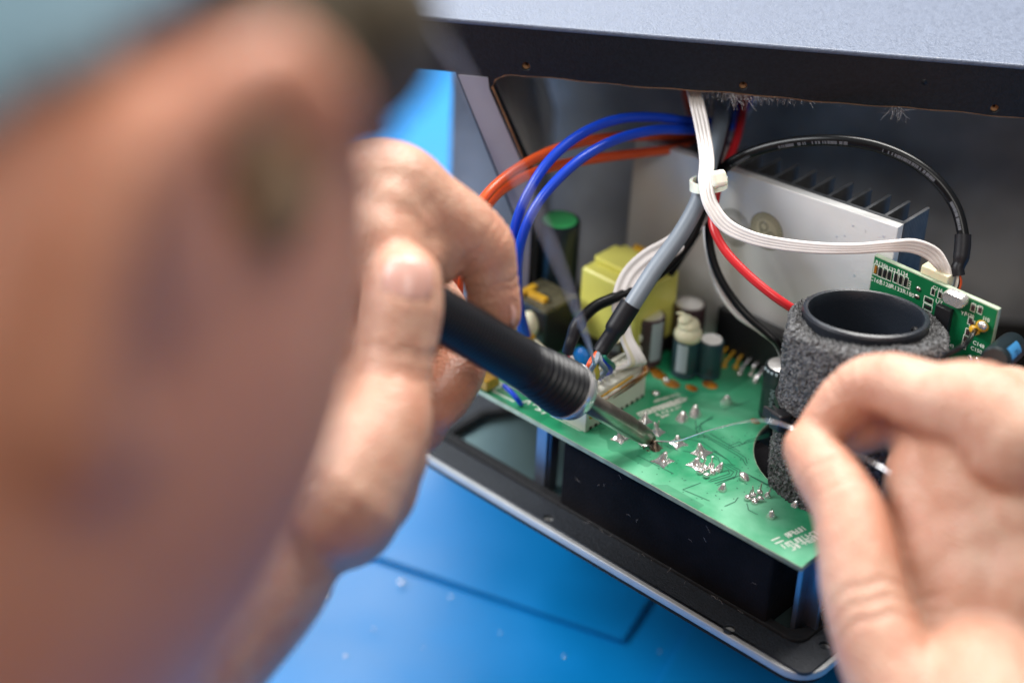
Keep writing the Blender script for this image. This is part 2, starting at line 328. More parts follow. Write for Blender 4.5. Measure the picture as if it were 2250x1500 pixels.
MB().lathe([(.9, -.25), (.5, -.5)], (125.4, 0, 96.5 - ZM), (0, 1, 0), 12).build('paint_nib', M['case_lip'], cab)
# raw wooden edge under the lip and down the side
me = MB(); 
me.tube([(x, .12, z - .12) for x, z in [(0.3, ZL - 37), (0.1, ZL - 20)] + [(.1, ZL - 5), (1.2, ZL - 1.9), (4, ZL - .35)] + lipedge][2:], .36, n=6, sub=2, prof=[(-.4, -3), (.4, -3), (.4, 3), (-.4, 3)] if False else None)
me.build('raw_edge', M['wood'], cab)
inn = [(0, ZL - 5), (15, ZL - 40)]
MB().tube([(.2, .1, ZL - 4), (8.2, .1, ZL - 22), (15, .1, ZL - 38)], .35, n=6, sub=2).build('raw_edge', M['wood'], cab)
MB().box((110, FT + DEP / 2, H - 4 - .3), (XR + 60, DEP, 7.4)).build('inner_top', M['felt'], cab, False)
tp = MB(); x0, x1 = -60.4, XR + 16.4
tp.box(((x0 + x1) / 2, DEP / 2 - .2, H + .6), (x1 - x0, DEP + .8, 1.6)); tp.build('top_panel', M['case_top'], cab, False, .7, 3)
MB().box((110, FT + DEP + 6, (H + BOT) / 2 - 2), (XR + 30, 8, H - BOT - 10)).build('back_wall', M['felt'], cab, False)
sw = MB(); sw.add([(-10, FT + .1, H - 9), (11.2, FT + .1, H - 68), (11.2, FT + .1, BOT), (-10, DEP, H - 9), (11.2, DEP, H - 68), (11.2, DEP, BOT), (-4, FT + .1, H - 9), (14.6, FT + .1, H - 68), (14.6, FT + .1, BOT), (-4, DEP, H - 9), (14.6, DEP, H - 68), (14.6, DEP, BOT)],
    [(0, 1, 4, 3), (1, 2, 5, 4), (6, 9, 10, 7), (7, 10, 11, 8), (0, 6, 7, 1), (1, 7, 8, 2)]); sw.build('side_wall', M['felt'], cab, False)
MB().box((XR + 8, FT + DEP / 2 + .2, (H + BOT) / 2), (14, DEP, H - BOT - 8)).build('side_wall', M['felt'], cab, False)
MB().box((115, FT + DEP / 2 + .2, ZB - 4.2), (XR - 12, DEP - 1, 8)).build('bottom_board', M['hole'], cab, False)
MB().box((205, 30, ZB + 26), (40, 12, 52)).build('wood_batten', M['wood'], cab, False, 1)
for fx_, fy_ in ((45, 50), (215, 50), (45, 78), (215, 78)): MB().lathe([(12, .1), (13, 2), (11, 30.5)], (fx_, fy_, 0), (0, 0, 1), 24).build('rubber_foot', M['black'], cab)
plate('painted_glare', [[(-9.6, ZL - 1.4), (-1.0, ZL - 1.4), (-.4, ZL - 5.2), (14.2, ZL - 38), (14.2, ZL - 110), (11.6, ZL - 110), (11.6, ZL - 52.5)]], -.5, -.1, M['stile_glare'], cab, .1, m_front)  # thin overlay on the left stile; glare painted as a lighter grey
# lint hanging from the edge
lt = MB()
for cx, n, ln, sp in ((78, 240, 4, 14), (72, 60, 7, 5), (119, 40, 7, 2.5), (92, 90, 2, 10), (40, 30, 1.5, 30)):
    for k in range(n):
        p = np.array([cx + rng.normal(0, sp * .5), rng.uniform(.3, 4), ZL + wob(cx) - .2]); P = [p]
        d = np.array([rng.normal(0, .5), rng.normal(0, .5), -1.])
        for _ in range(4):
            d = d + rng.normal(0, .9, 3); q_ = P[-1] + d / np.linalg.norm(d) * ln / 4 * rng.uniform(.4, 1.2); q_[2] = min(q_[2], ZL - .1 - abs(rng.normal(0, .3))); P.append(q_)
        lt.tube(P, .03, n=3, sub=2)
lo = lt.build('lint', M['lint'], cab, False); lo['kind'] = 'stuff'
# a wooden rest below the panel keeps it level with the opening
rest = MB(); rest.box((0, 0, 0), (60, 16, 62)); 
ro = rest.build('support_block', M['wood'], None, False, 1.5); ro.location = Vector(W(-10, 62, ZM + 31.2)) * MM; ro.rotation_euler = (0, 0, TH)
tag(ro, 'plain wooden block under the middle of the black panel', 'block')

# ------------------------------------------------------------------ the amplifier panel
PZ = -28.0
pan = thing('amplifier_panel', 'black amplifier panel with bright silver edge lying under the green board', 'panel', (0, 20, PZ - 3), True)
def poly(x0, y0, x1, y1, c, r):                 # panel outline, left rear corner cut off
    o = [(x1 - r + r * math.cos(t), y0 + r + r * math.sin(t)) for t in np.linspace(-math.pi / 2, 0, 8)]
    o += [(x1 - r + r * math.cos(t), y1 - r + r * math.sin(t)) for t in np.linspace(0, math.pi / 2, 8)]
    return o + [(x0 + c, y1), (x0, y1 - c * 1.5), (x0, y0)]
OUT = poly(-84, -22.2, 75.8, 84, 48, 9); ROUT = poly(-83.2, -21.0, 74.4, 83, 47, 3); INN = poly(-72, -10.5, 63.5, 72, 44, 4)
hol = [circle(*bz(px, py, PZ)[:2], 1.75, 16) for px, py in ((1205, 1138), (1603, 1380), (1812, 1417))]
plate('silver_edge', [OUT] + [circle(*bz(px, py, PZ)[:2], 1.9, 16) for px, py in ((1205, 1138), (1603, 1380), (1812, 1417))] + [INN], PZ - 3, PZ - 1.0, M['silver'], pan, .3)
plate('flange', [ROUT] + hol + [INN], PZ - .98, PZ, M['panel'], pan, .12)
plate('gasket', [poly(-73.5, -12.5, 66, 74, 44.6, 4), poly(-71.4, -9.8, 62.8, 71, 43.5, 4)], PZ + .01, PZ + 1.0, M['gasket'], pan, .3)
plate('under_lip', [poly(-83.4, -21.8, 75.2, 83.4, 47.5, 8.5), INN], PZ - 5, PZ - 3.02, M['hole'], pan)
plate('inner_plate', [poly(-73, -11.5, 64.5, 73, 44, 4)], PZ - 2.6, PZ - 1.4, M['floor'], pan)
bl = MB(); bl.box((15.5, 8, (-2.4 + PZ - 1.2) / 2), (77, 41, 26.6)); bl.build('black_box', M['block'], pan, False, .8)
for c, d in ((bz(1195, 950, -8), (4.2, 1.6)), (np.array([60.5, -6, 0]), (1.6, 5))):
    p = MB(); p.box((c[0], c[1], (-2 + PZ - 5.1) / 2), (d[0], d[1], PZ * -1 + 3.0 - 0)); p.box((c[0] + (2.0 if d[0] > 3 else 3), c[1] + (2.5 if d[0] > 3 else 1.8), (-2 + PZ - 5.1) / 2), (1.4 if d[0] > 3 else 5, 4 if d[0] > 3 else 1.4, -PZ + 2.9)); p.build('support_post', M['post'], pan, False, .2)
ft = MB()
for k in range(26):
    x = rng.uniform(-20, 53); z = rng.choice([-1, 1]); p = np.array([x, -12.7 - rng.uniform(0, .25), rng.uniform(PZ + 1, -4)]) if rng.random() < .6 else np.array([x, rng.uniform(-14, -12.8), PZ + 1.1]); P = [p]; d = rng.normal(0, 1, 3); d[1] *= .15
    for _ in range(3): d = d + rng.normal(0, .7, 3) * np.array([1, .15, 1]); P.append(P[-1] + d / np.linalg.norm(d) * rng.uniform(.2, .9))
    for pp in P: pp[1] = min(pp[1], -12.62)
    ft.tube(P, .028, n=3, sub=2)
fo = ft.build('lint', M['lint'], pan, False); fo['kind'] = 'stuff'

# ------------------------------------------------------------------ the green circuit board and what is soldered to it
brd = thing('circuit_board', 'green main circuit board with soldered parts, held above the black panel', 'circuit board', (0, 0, 0), True)
TC = np.array([42.5, 35.5])                     # centre of the bass port
edge = [(64, -14.3), (64, 70), (-44, 70), (-66, 40), (-66, -15.2)]
cut = circle(TC[0], TC[1], 25.5, 48)
b1 = plate('board', [edge, cut], -1.6, -.06, M['pcbedge'], brd)
plate('solder_mask', [[(63.85, -14.1), (63.85, 69.8), (-43.9, 69.8), (-65.8, 40), (-65.8, -15)], circle(TC[0], TC[1], 25.7, 48)], -.06, 0, M['pcb'], brd)
# traces, from the survey of the board surface
TR = [[(1528, 940), (1536, 955), (1533, 962)], [(1540, 938), (1548, 962)], [(1528, 922), (1531, 952)], [(1480, 955), (1545, 972), (1600, 1010)], [(1545, 955), (1620, 1000), (1632, 1008), (1638, 1020), (1641, 1022)],
      [(1550, 955), (1618, 992), (1638, 1005), (1642, 1018)], [(1560, 952), (1626, 992)], [(1600, 985), (1690, 957)], [(1600, 980), (1625, 970), (1632, 976), (1640, 968), (1690, 952)], [(1565, 990), (1600, 1010), (1608, 1020), (1616, 1022)],
      [(1558, 992), (1578, 1005), (1582, 1018)], [(1585, 1020), (1612, 1036), (1606, 1045), (1560, 1058)], [(1590, 1018), (1620, 1034), (1616, 1046), (1570, 1062)], [(1598, 1018), (1626, 1032), (1625, 1044), (1595, 1056), (1575, 1066)], [(1575, 1040), (1600, 1032), (1603, 1040), (1560, 1054)],
      [(1640, 1040), (1690, 1065), (1730, 1080)], [(1645, 1043), (1720, 1084)], [(1452, 965), (1480, 985), (1490, 990)], [(1450, 970), (1475, 986)], [(1530, 940), (1560, 918), (1568, 915)], [(1536, 948), (1540, 930), (1566, 918)],
      [(1592, 1112), (1615, 1102), (1622, 1092)], [(1641, 1105), (1645, 1120), (1665, 1130)], [(1300, 945), (1330, 940)], [(1400, 1000), (1480, 1040)], [(1540, 1060), (1500, 1075), (1560, 1100)], [(1590, 900), (1650, 880)], [(1500, 990), (1560, 1000), (1576, 1010)]]
tr = MB(); tz = 0
for pl in TR:
    P = [bz(*p, .05) for p in pl]
    for a, b in zip(P[:-1], P[1:]):
        d = b - a; L_ = np.linalg.norm(d); d /= L_; nrm = np.array([-d[1], d[0], 0]) * .14
        tz += 1; k_ = np.array([0, 0, .0008 * (tz % 50)]); tr.add([a - nrm + k_, a + nrm + k_, b + nrm + k_, b - nrm + k_], [(0, 1, 2, 3)])
for k in range(150):
    px, py = rng.uniform(1400, 1700), rng.uniform(940, 1120)
    c = bz(px, py, .045)
    if np.hypot(*(c[:2] - TC)) < 26.5 or c[1] < -12: continue
    tr.add([c + np.array([.22 * math.cos(t), .22 * math.sin(t), 0]) for t in np.linspace(0, 2 * math.pi, 7)[:-1]], [tuple(range(6))])
to = tr.build('copper_traces', M['trace'], brd, False); to['kind'] = 'stuff'
# illegible silkscreen print: worn white letter strokes along the board
sk = MB(); SKZ = [0]
def zup(V):
    SKZ[0] += 1; return [v + np.array([0, 0, .0012 * (SKZ[0] % 60)]) for v in V]
def scribble(p0, p1, h, dens=1.0, th=.22):
    a, b = bz(*p0, .06), bz(*p1, .06); d = b - a; L_ = np.linalg.norm(d); d /= L_; n = np.array([-d[1], d[0], 0]); x = 0
    while x < L_:
        wd = h * rng.uniform(.45, .7)
        for k in range(int(3 * dens)):
            if rng.random() < .5: u0, v0, u1, v1 = x + rng.choice([0, wd]), 0, 0, h; u1 = u0
            else: u0, u1 = x, x + wd; v0 = v1 = rng.choice([0, h * .5, h])
            A = a + d * u0 + n * v0; Bp = a + d * u1 + n * v1; e = Bp - A; e = e / max(np.linalg.norm(e), 1e-6); m_ = np.array([-e[1], e[0], 0]) * th
            sk.add(zup([A - m_ - e * th, A + m_ - e * th, Bp + m_ + e * th, Bp - m_ + e * th]), [(0, 1, 2, 3)])
        x += wd + h * .25
scribble((1408, 914), (1505, 880), 1.7, 1.8, .33); scribble((1436, 906), (1500, 885), 1.0, .9, .13); scribble((1444, 913), (1495, 896), 1.0, .9, .13); scribble((1438, 884), (1490, 868), .9, 1, .14)
scribble((1455, 918), (1470, 912), .9, 1, .13)
scribble((1733, 1180), (1768, 1164), 1.6, 1.4, .2); scribble((1725, 1203), (1805, 1170), 1.6, 1.3, .2); scribble((1742, 1208), (1806, 1180), 1.6, 1.3, .2); scribble((1705, 1193), (1722, 1186), 1.6, 1, .25)
for pl in ([(1275, 946), (1330, 922)], [(1210, 912), (1274, 946)], [(1078, 850), (1092, 838), (1104, 846), (1082, 858), (1130, 882)], [(1108, 848), (1112, 858)], [(1143, 885), (1168, 878), (1160, 888)], [(1172, 890), (1180, 884), (1188, 902), (1176, 898)], [(1190, 908), (1200, 905)], [(1092, 838), (1140, 855), (1160, 870)]):
    P = [bz(*p, .06) for p in pl]
    for a, b in zip(P[:-1], P[1:]):
        d = b - a; d /= np.linalg.norm(d); m_ = np.array([-d[1], d[0], 0]) * (.17 if pl[0][0] > 1200 else .32); sk.add(zup([a - m_, a + m_, b + m_, b - m_]), [(0, 1, 2, 3)])
so = sk.build('silkscreen_print', M['silk'], brd, False); so['kind'] = 'stuff'

# solder joints
def joint(px, py, R, h, kind, ang=None, tilt=None, m='solder'):
    c = bz(px, py, 0); mb = MB(); n = 20; rings = []
    a0 = math.pi / 4 + rng.normal(0, .08) if ang is None else ang; tx = rng.normal(0, .16, 2) if tilt is None else np.array(tilt)
    prof = {'star': [(1, .0), (.94, .06), (.62, .20), (.40, .42), (.27, .70), (.20, .9), (.08, 1.0)], 'ball': [(1, 0), (1.02, .2), (.95, .5), (.74, .8), (.45, .95), (.12, 1.0)], 'cone': [(1, 0), (.92, .15), (.70, .42), (.46, .72), (.30, .92), (.1, 1.0)], 'flat': [(1, 0), (.9, .5), (.5, .9), (.1, 1)]}[kind]
    sq = {'star': 1.0, 'flat': 1.0, 'cone': .35, 'ball': .0}[kind]
    for i, (r, z) in enumerate(prof):
        rg = []
        for t in np.linspace(0, 2 * math.pi, n, endpoint=False):
            dia = 1 / (abs(math.cos(t)) + abs(math.sin(t))); dia = dia ** 1.5 * 1.15 if kind == 'star' else dia
            k = (1 - sq * max(0, 1 - z * 2)) + sq * max(0, 1 - z * 2) * dia
            rr = R * r * k * (1 + rng.normal(0, .025))
            rg.append(c + np.array([rr * math.cos(t + a0) + tx[0] * h * z, rr * math.sin(t + a0) + tx[1] * h * z, .02 + h * z]))
        rings.append(rg)
    mb.rings(rings); o = mb.build('solder_joint', M[m], brd)
    return o, c, tx
def lead(px, py, h, z0=0, lean=(0, 0)):
    c = bz(px, py, 0); o = MB().tube([c, c + np.array([lean[0] * h * .5, lean[1] * h * .5, h * .5]), c + np.array([lean[0] * h, lean[1] * h, h])], [.32, .30, .22], n=7, sub=2).build('component_lead', M['pin'], brd)
for px, py, R, h, k in ((1362, 964, 2.4, 2.6, 'star'), (1416, 973, 2.0, .5, 'flat'), (1416, 926, 2.3, 3.2, 'star'), (1444, 950, 2.2, 3.6, 'star'), (1489, 974, 2.6, 2.8, 'star'), (1455, 1013, 2.9, 3.4, 'star'), (1541, 995, 2.9, 3.4, 'star'), (1529, 1021, 2.6, 2.6, 'star'),
                        (1498, 921, 2.0, 3.0, 'cone'), (1527, 912, 2.0, 3.6, 'cone'), (1596, 884, 1.9, 3.2, 'cone'), (1538, 1038, 1.0, 1.5, 'ball'), (1550, 1032, .9, 1.4, 'ball'), (1562, 1027, .9, 1.4, 'ball'), (1552, 1046, .95, 1.4, 'ball'), (1566, 1040, .95, 1.6, 'ball'), (1579, 1032, 1.25, 2.6, 'cone'),
                        (1587, 1075, 1.4, 2.3, 'cone'), (1637, 1052, 1.3, 1.9, 'ball'), (1643, 1096, .95, 1.4, 'ball'), (1655, 1090, .9, 1.4, 'ball'), (1669, 1084, .9, 1.6, 'ball'), (1658, 1104, 1.0, 1.4, 'ball'), (1672, 1098, .95, 1.4, 'ball'), (1686, 1091, 1.0, 1.8, 'cone'),
                        (1694, 1135, 1.4, 2.4, 'cone'), (1747, 1110, 1.3, 1.9, 'cone'), (1799, 1165, 1.4, 2.0, 'ball'), (1441, 866, 1.2, 1.2, 'ball'), (1465, 838, .9, 1.4, 'ball')):
    joint(px, py, R * 1.08, h * 1.0, k)
joint(1440, 985, 1.9, 2.5, 'cone', m='burnt')
for px, py, h in ((1535, 1018, 4.0), (1563, 1027, 4.4), (1543, 1024, 3), (1655, 1090, 3.4), (1668, 1084, 3.8), (1687, 1090, 3.4), (1644, 1095, 3.0), (1445, 948, 4.2), (1527, 911, 4.0)):
    lead(px, py, h, lean=rng.normal(0, .12, 2))
# burnt flux round the working point
fx = MB()
for k in range(34):
    c = bz(1438 + rng.normal(0, 13), 984 + rng.normal(0, 4.5), .05); r = rng.uniform(.15, .5); fx.ell(c, (r, r * .8, .10 + r * .2), n=6, m=4)
f_ = fx.build('flux_residue', M['burnt'], brd); f_['kind'] = 'stuff'

# white connector with its plug
cn = MB(); y0, y1, xa, xb, hc = -9.0, 18.6, -27.0, -18.0, 10.5
cn.box(((xa + xb) / 2, (y0 + y1) / 2, hc / 2 - 1.2), (xb - xa, y1 - y0, hc - 2.4)); cn.box(((xa + xb) / 2, (y0 + y1) / 2 + .2, hc - 1.5), (xb - xa - 2.2, y1 - y0 - 1.6, 3.6)); cn.box((xb - .4, (y0 + y1) / 2, hc - 2.2), (1.4, y1 - y0 - 3, 1.0)); cn.box((xa + .6, (y0 + y1) / 2, hc), (1.2, y1 - y0 - .2, 3))
con = cn.build('connector', M['white_pl'], brd, False, .25)
for k in range(11):
    yy = y0 + 2.2 + k * 2.4
    MB().box((xb + .02, yy, .75), (.5, 1.0, .8)).build('contact_slot', M['hole'], con, False)
    MB().box((xa + 3.9, yy, hc + .9), (3.4, 1.25, 1.2)).build('crimp_housing', M['white_pl'], con, False, .15)
gl = MB(); gl.tube([(xb + .35, y0 + 3, hc - 2.8), (xb + .5, y0 + 12, hc - 1.7), (xb + .6, y1 - 5, hc - 1.2), (xb + .3, y1 - .5, hc - .6)], [.12, .25, .45, .7], n=8); gl.tube([(xb + .2, y0 + 12, hc - 3.6), (xb + .3, y1 - 6, hc - 2.9), (xb - .2, y1 + .2, hc - 2)], [.1, .3, .7], n=8)
gl.ell((xb - .4, y1 - .2, hc - 1), (1.0, 1.0, 1.6)); gl.ell((xb - 2.4, y1, hc + 1.0), (1.1, .9, 1.2)); gl.build('glue_run', M['glue'], con)
MB().ell((xb + .05, y0 + 2.5, 5.0), (.3, 1.4, 1.1)).tube([(xb + .1, y0 + 1, hc - 1), (xb + .2, y0 + 8, hc - .3), (xb + .15, y1 - 7, hc + .2)], .34, n=6).build('glue_run', M['yglue'], con)

# electrolytic capacitors
def cap(x, y, R, h, sleeve, top='cap_top', stripe=None, base=True, tilt=(0, 0)):
    ax = np.array([tilt[0], tilt[1], 1.]); mb = MB()
    mb.lathe([(R * .9, .1), (R, .5), (R, 1.2), (R * .94, 1.7), (R * .94, 2.1), (R, 2.6), (R, h - .9), (R * .97, h - .35), (R * .86, h - .05), (R * .84, h - .12)], (x, y, 0), ax, 28)
    c = mb.build('capacitor', M[sleeve], brd)
    a = ax / np.linalg.norm(ax); t = np.array([x, y, 0]) + a * (h - .1)
    MB().lathe([(R * .83, 0), (R * .8, .1), (R * .1, .04)], t, a, 24).build('vent_top', M[top], c)
    if stripe is not None:
        sb = MB(); R_ = []
        for zz in (2.7, h - .6): R_.append([np.array([x, y, 0]) + a * zz + np.array([(R + .06) * math.cos(stripe + k), (R + .06) * math.sin(stripe + k), 0]) for k in np.linspace(-.42, .42, 7)])
        sb.rings(R_, False, False, False); sb.build('polarity_stripe', M['stripe'], c)
    return c
SD = math.atan2(-387, 280)                       # towards the viewer, in board coordinates
c1 = cap(-30.5, 34.4, 5.0, 17, 'cap_purple', stripe=SD + .65)
cap(-26, 48.5, 5.2, 17, 'cap_purple')
c2 = cap(-17.6, 37.3, 4.2, 13.2, 'cap_teal', stripe=SD - .3)
cap(-12.0, 42.2, 4.0, 13.0, 'cap_teal')
cap(16.0, 39.0, 5.0, 18.5, 'cap_dark', stripe=None)
cap(-23.2, 42.5, 3.0, 10.5, 'cap_dark'); cap(-36.5, 25.0, 3.1, 9.5, 'cap_purple', stripe=SD + .3); cap(-34.5, 43.5, 3.6, 12, 'cap_dark')
bo = OFF[brd]
for s_, zz, sz in (('NPUW', 9.0, 2.2), ('16', 2.8, 2.0)):
    aa = SD - .42; p = np.array([16.0 + 5.06 * math.cos(aa), 39.0 + 5.06 * math.sin(aa), zz]); text('cap_print', s_, sz, frame4(p, (0, 0, -1), (-math.sin(aa), math.cos(aa), 0)), M['stripe'], brd)
for k in range(7):
    aa = SD - 1.2 + k * .3; p = np.array([16 + 4.85 * math.cos(aa), 39 + 4.85 * math.sin(aa), 17.6]); MB().box(p, (.9, .5, .8)).build('rim_print', M['stripe'], brd, False)
# cream silicone blob on the teal capacitor, white bushing beside the brown one
g = MB(); g.ell((-17.4, 37.2, 14.6), (4.5, 4.4, 3.2)); g.ell((-17.8, 37.6, 17.2), (3.5, 3.6, 2.6)); g.ell((-18.6, 36.6, 19.4), (2.2, 2.6, 1.5)); g.tube([(-17.5, 36, 18.6), (-19.6, 36.4, 20.8), (-20.8, 34.8, 21.6)], [1.3, .9, .3], n=8); g.build('silicone_blob', M['cream'], brd)
bq = bz(1404, 762, 6); g = MB(); g.lathe([(2.6, -6), (2.9, -2), (2.7, 1.5), (1.9, 3.0), (2.6, 3.6), (2.7, 5.6), (1.9, 6.8), (1.0, 7)], (bq[0], bq[1], 6), (0, 0, 1), 20); g.build('white_bushing', M['white_pl'], brd)
# big capacitor with green top, dark choke, yellow transformer
cap(-72 + 6, 33 - 2, 6.6, 37, 'cap_dark', 'green_top')
xf = MB(); xf.box((-41.0, 36.5, 14), (22.5, 21, 28)); xf_ = xf.build('transformer', M['tape'], brd, False, 1.2, 3)
MB().box((-41.0, 36.5, 29.0), (21.5, 10.5, 2.0)).build('tape_fold', M['tape'], xf_, False, .7); MB().box((-41, 47.4, 21), (15, 2, 16)).build('amber_tape', M['yglue'], xf_, False, .4)
MB().box((-41, 36.5, 3), (24.5, 23, 5)).build('bobbin', M['black'], xf_, False, .6)
cq = bz(1195, 690, 14); ck = MB(); ck.box((cq[0] - 2, cq[1] + 2, 9), (13, 13, 18)); ck_ = ck.build('choke', M['black'], brd, False, .8)
MB().box((cq[0] - 2, cq[1] + 2, 18.6), (14.5, 14.5, 1.4)).build('choke_lid', M['clear'], ck_, False, .4)
MB().box((cq[0] - 7, cq[1] - 1, 19.8), (2.2, 9, 1.0)).build('yellow_tape', M['yglue'], ck_, False, .2)
for k in range(6): MB().lathe([(4.4 - .2 * (k % 2), 0), (4.4, 1.1)], (cq[0] - 8.0, cq[1] - 5 + k * 1.15, 11), (0, 1, 0), 18).build('winding', M['copper'], ck_)
p = bz(1163, 712, 12); MB().ell(p, (3.3, 3.0, 4.6)).build('film_capacitor', M['cream'], brd)
p = bz(1160, 682, 14); MB().ell(p, (3.2, 2.4, 2.6)).build('copper_coil', M['copper'], brd)
p = bz(1182, 652, 20); MB().box(p, (7, 2.2, 2.0)).build('yellow_jumper', M['yglue'], brd, False, .4)
p = bz(1155, 745, 9); MB().box(p, (5, 4, 3.5)).build('yellow_jumper', M['yglue'], brd, False, .5)
p = bz(1066, 832, 3); MB().box(p, (7, 6, 4)).build('yellow_jumper', M['yglue'], brd, False, .6)
P = [bz(1175, 748, 10), bz(1195, 768, 9), bz(1215, 790, 6), bz(1238, 806, 2)]; MB().tube(P, .75, n=8).build('cream_lead', M['w_cream'], brd)
P = [bz(1108, 846, 4), bz(1130, 868, 4.2), bz(1142, 884, 2), bz(1146, 888, 0)]; MB().tube(P, .8, n=8).build('blue_lead', M['w_blue'], brd)
p = bz(1280, 785, 5); MB().ell(p, (3.4, 2.0, 3.4)).build('disc_capacitor', M['bluedisc'], brd)
p = bz(1345, 795, 4); MB().lathe([(2.6, 0), (2.8, .4), (2.8, 6), (2.3, 6.4)], (p[0], p[1], 0), (0, 0, 1), 20).build('small_inductor', M['black'], brd)
for px, py in ((1345, 772), (1330, 785), (1362, 770)):
    p = bz(px, py, 5); MB().ell(p, (1.3, 1.1, 1.5), n=10, m=6).build('resistor_lead', M['yglue'], brd)
# amplifier chip between board and heat sink, with its row of pins
MB().box((-2, 56.2, 9), (34, 4.6, 15)).build('amplifier_chip', M['black'], brd, False, .5)
for k in range(9):
    x = -14 + k * 3.0; MB().tube([(x, 54.2, 3.5), (x, 52.6, 3.2), (x, 51.6 - (k % 2) * 2, 1.5), (x, 51.4 - (k % 2) * 2, 0)], .5, n=6, sub=3).build('chip_pin', M['yglue' if k < 3 else 'solder'], brd)
    joint_c = np.array([x, 51.2 - (k % 2) * 2, .4]); MB().ell(joint_c, (1.0, 1.0, .9), n=10, m=6).build('solder_joint', M['yglue' if k < 3 else 'solder'], brd)
gl = MB()
for px, py, r in ((1450, 825, 2.0), (1475, 842, 2.2), (1440, 815, 1.8), (1520, 852, 1.6), (1560, 845, 2.), (1660, 925, 1.2)):
    p = bz(px, py, 0); gl.ell(p, (r * 1.4, r, .35), n=10, m=6)
gl.build('glue_run', M['glue'], brd)

# ------------------------------------------------------------------ heat sink
hs = thing('heat_sink', 'silver aluminium heat sink plate with dark fins, standing behind the board', 'heat sink', (-13, 60, 0.2), True)
def hz(x): return 57.2 + (x + 61) * .078
bp_ = MB(); X0, X1 = -61.5, 35.0
bp_.add([(X0, 60, .2), (X1, 60, .2), (X1, 60, hz(X1)), (X0, 60, hz(X0)), (X0, 63, .2), (X1, 63, .2), (X1, 63, hz(X1)), (X0, 63, hz(X0))], [(0, 1, 2, 3), (5, 4, 7, 6), (0, 4, 5, 1), (3, 2, 6, 7), (1, 5, 6, 2), (0, 3, 7, 4)])
bp_.build('base_plate', M['alu'], hs, False, .25)
MB().add([(X0 + .4, 63.05, .3), (X1, 63.05, .3), (X1, 63.05, hz(X1) - .02), (X0, 63.05, hz(X0) - .02), (X0 + .4, 64.4, .3), (X1, 64.4, .3), (X1, 64.4, hz(X1) - .02), (X0, 64.4, hz(X0) - .02)], [(0, 1, 2, 3), (5, 4, 7, 6), (0, 4, 5, 1), (3, 2, 6, 7), (1, 5, 6, 2), (0, 3, 7, 4)]).build('fin_root', M['fin'], hs, False)
for k in range(15):
    x = X1 - .55 - k * 6.55; zt = hz(x) - .05; R_ = []
    n = 28; prof = [(x - .5, 64.2)] + [(x + .45 + .14 * (i % 2), 64.4 + 12.4 * i / n) for i in range(n + 1)] + [(x + .1, 77.0), (x - .5, 76.8)]
    mb = MB(); mb.rings([[(a, b, .4) for a, b in prof], [(a, b, zt) for a, b in prof]]); mb.build('fin', M['fin'], hs, False)
M['stamp'] = mat('stamp_ink', (0.12, 0.115, 0.08), .6); M['stamp2'] = mat('stamp_sticker', (0.60, 0.57, 0.40), .55)
def hspt(px, py):
    d = ray(px, py); t = (59.93 - CAM @ E2) / (d @ E2); return Bc(CAM + d * t)
for (px, py), strong in (((1684, 508), 1), ((1612, 500), 0)):
    c = hspt(px, py); R = 6.1
    def ringm(r0, r1, mt, nm, yy):
        mb = MB(); V = []; n = 40
        for r in (r0, r1): V += [(c[0] + r * math.cos(t), yy, c[2] + r * math.sin(t)) for t in np.linspace(0, 2 * math.pi, n, endpoint=False)]
        return mb.add(V, [(j, (j + 1) % n, n + (j + 1) % n, n + j) for j in range(n)]).build(nm, mt, hs, False)
    if strong: ringm(.05, R, M['stamp2'], 'quality_sticker', 59.94)
    ringm(R - .3, R, M['stamp'], 'sticker_ring', 59.92); ringm(R * .66, R * .66 + .15, M['stamp'], 'sticker_ring', 59.92)
    tk = MB()
    for t in np.linspace(0, 2 * math.pi, 34, endpoint=False):
        rot = np.array([[math.cos(t), 0, -math.sin(t)], [0, 1, 0], [math.sin(t), 0, math.cos(t)]]); tk.box(np.array([c[0], 59.92, c[2]]) + rot @ np.array([R * .83, 0, 0]), (1.2, .02, .32), rot)
    tk.build('sticker_marks', M['stamp'], hs, False)
    a = math.radians(-38); text('sticker_print', 'QC', 4.6, frame4((c[0], 59.90, c[2]), (math.cos(a), 0, math.sin(a)), (-math.sin(a), 0, math.cos(a)), OFF[hs]), M['stamp'], hs)
for k in range(26):
    px, py = rng.uniform(1620, 1950), rng.uniform(400, 640); c = hspt(px, py)
    if c[2] < hz(c[0]) - 1 and c[0] < 34 and k < 20: MB().box((c[0], 59.95, c[2]), (rng.uniform(.1, .9), .04, rng.uniform(.1, 1.0)), None).build('scuff', M['cap_top'], hs, False)

# ------------------------------------------------------------------ standing daughter board
YD = 58.0
def dpt(px, py, off=.06):
    d = ray(px, py); t = (YD - off - CAM @ E2) / (d @ E2); return Bc(CAM + d * t)
db = thing('daughter_board', 'small dark green circuit board standing upright behind the foam-wrapped tube', 'circuit board', (51, YD, 0.2), True)
x0, x1 = dpt(1920, 568)[0], dpt(2195, 675)[0]; zt = 54.0
MB().box(((x0 + x1) / 2, YD + .85, zt / 2 + .2), (x1 - x0, 1.5, zt)).build('board', M['pcbedge'], db, False, .1)
MB().box(((x0 + x1) / 2, YD + .03, zt / 2 + .1), (x1 - x0 - .5, .12, zt - .5)).build('solder_mask', M['pcb2'], db, False)
def dtext(s_, px, py, sz, rot=0): 
    c = dpt(px, py, .05); a = math.radians(rot); text('print', s_, sz, frame4(c, (math.cos(a), 0, math.sin(a)), (-math.sin(a), 0, math.cos(a)), OFF[db]), M['silk'], db, .03)
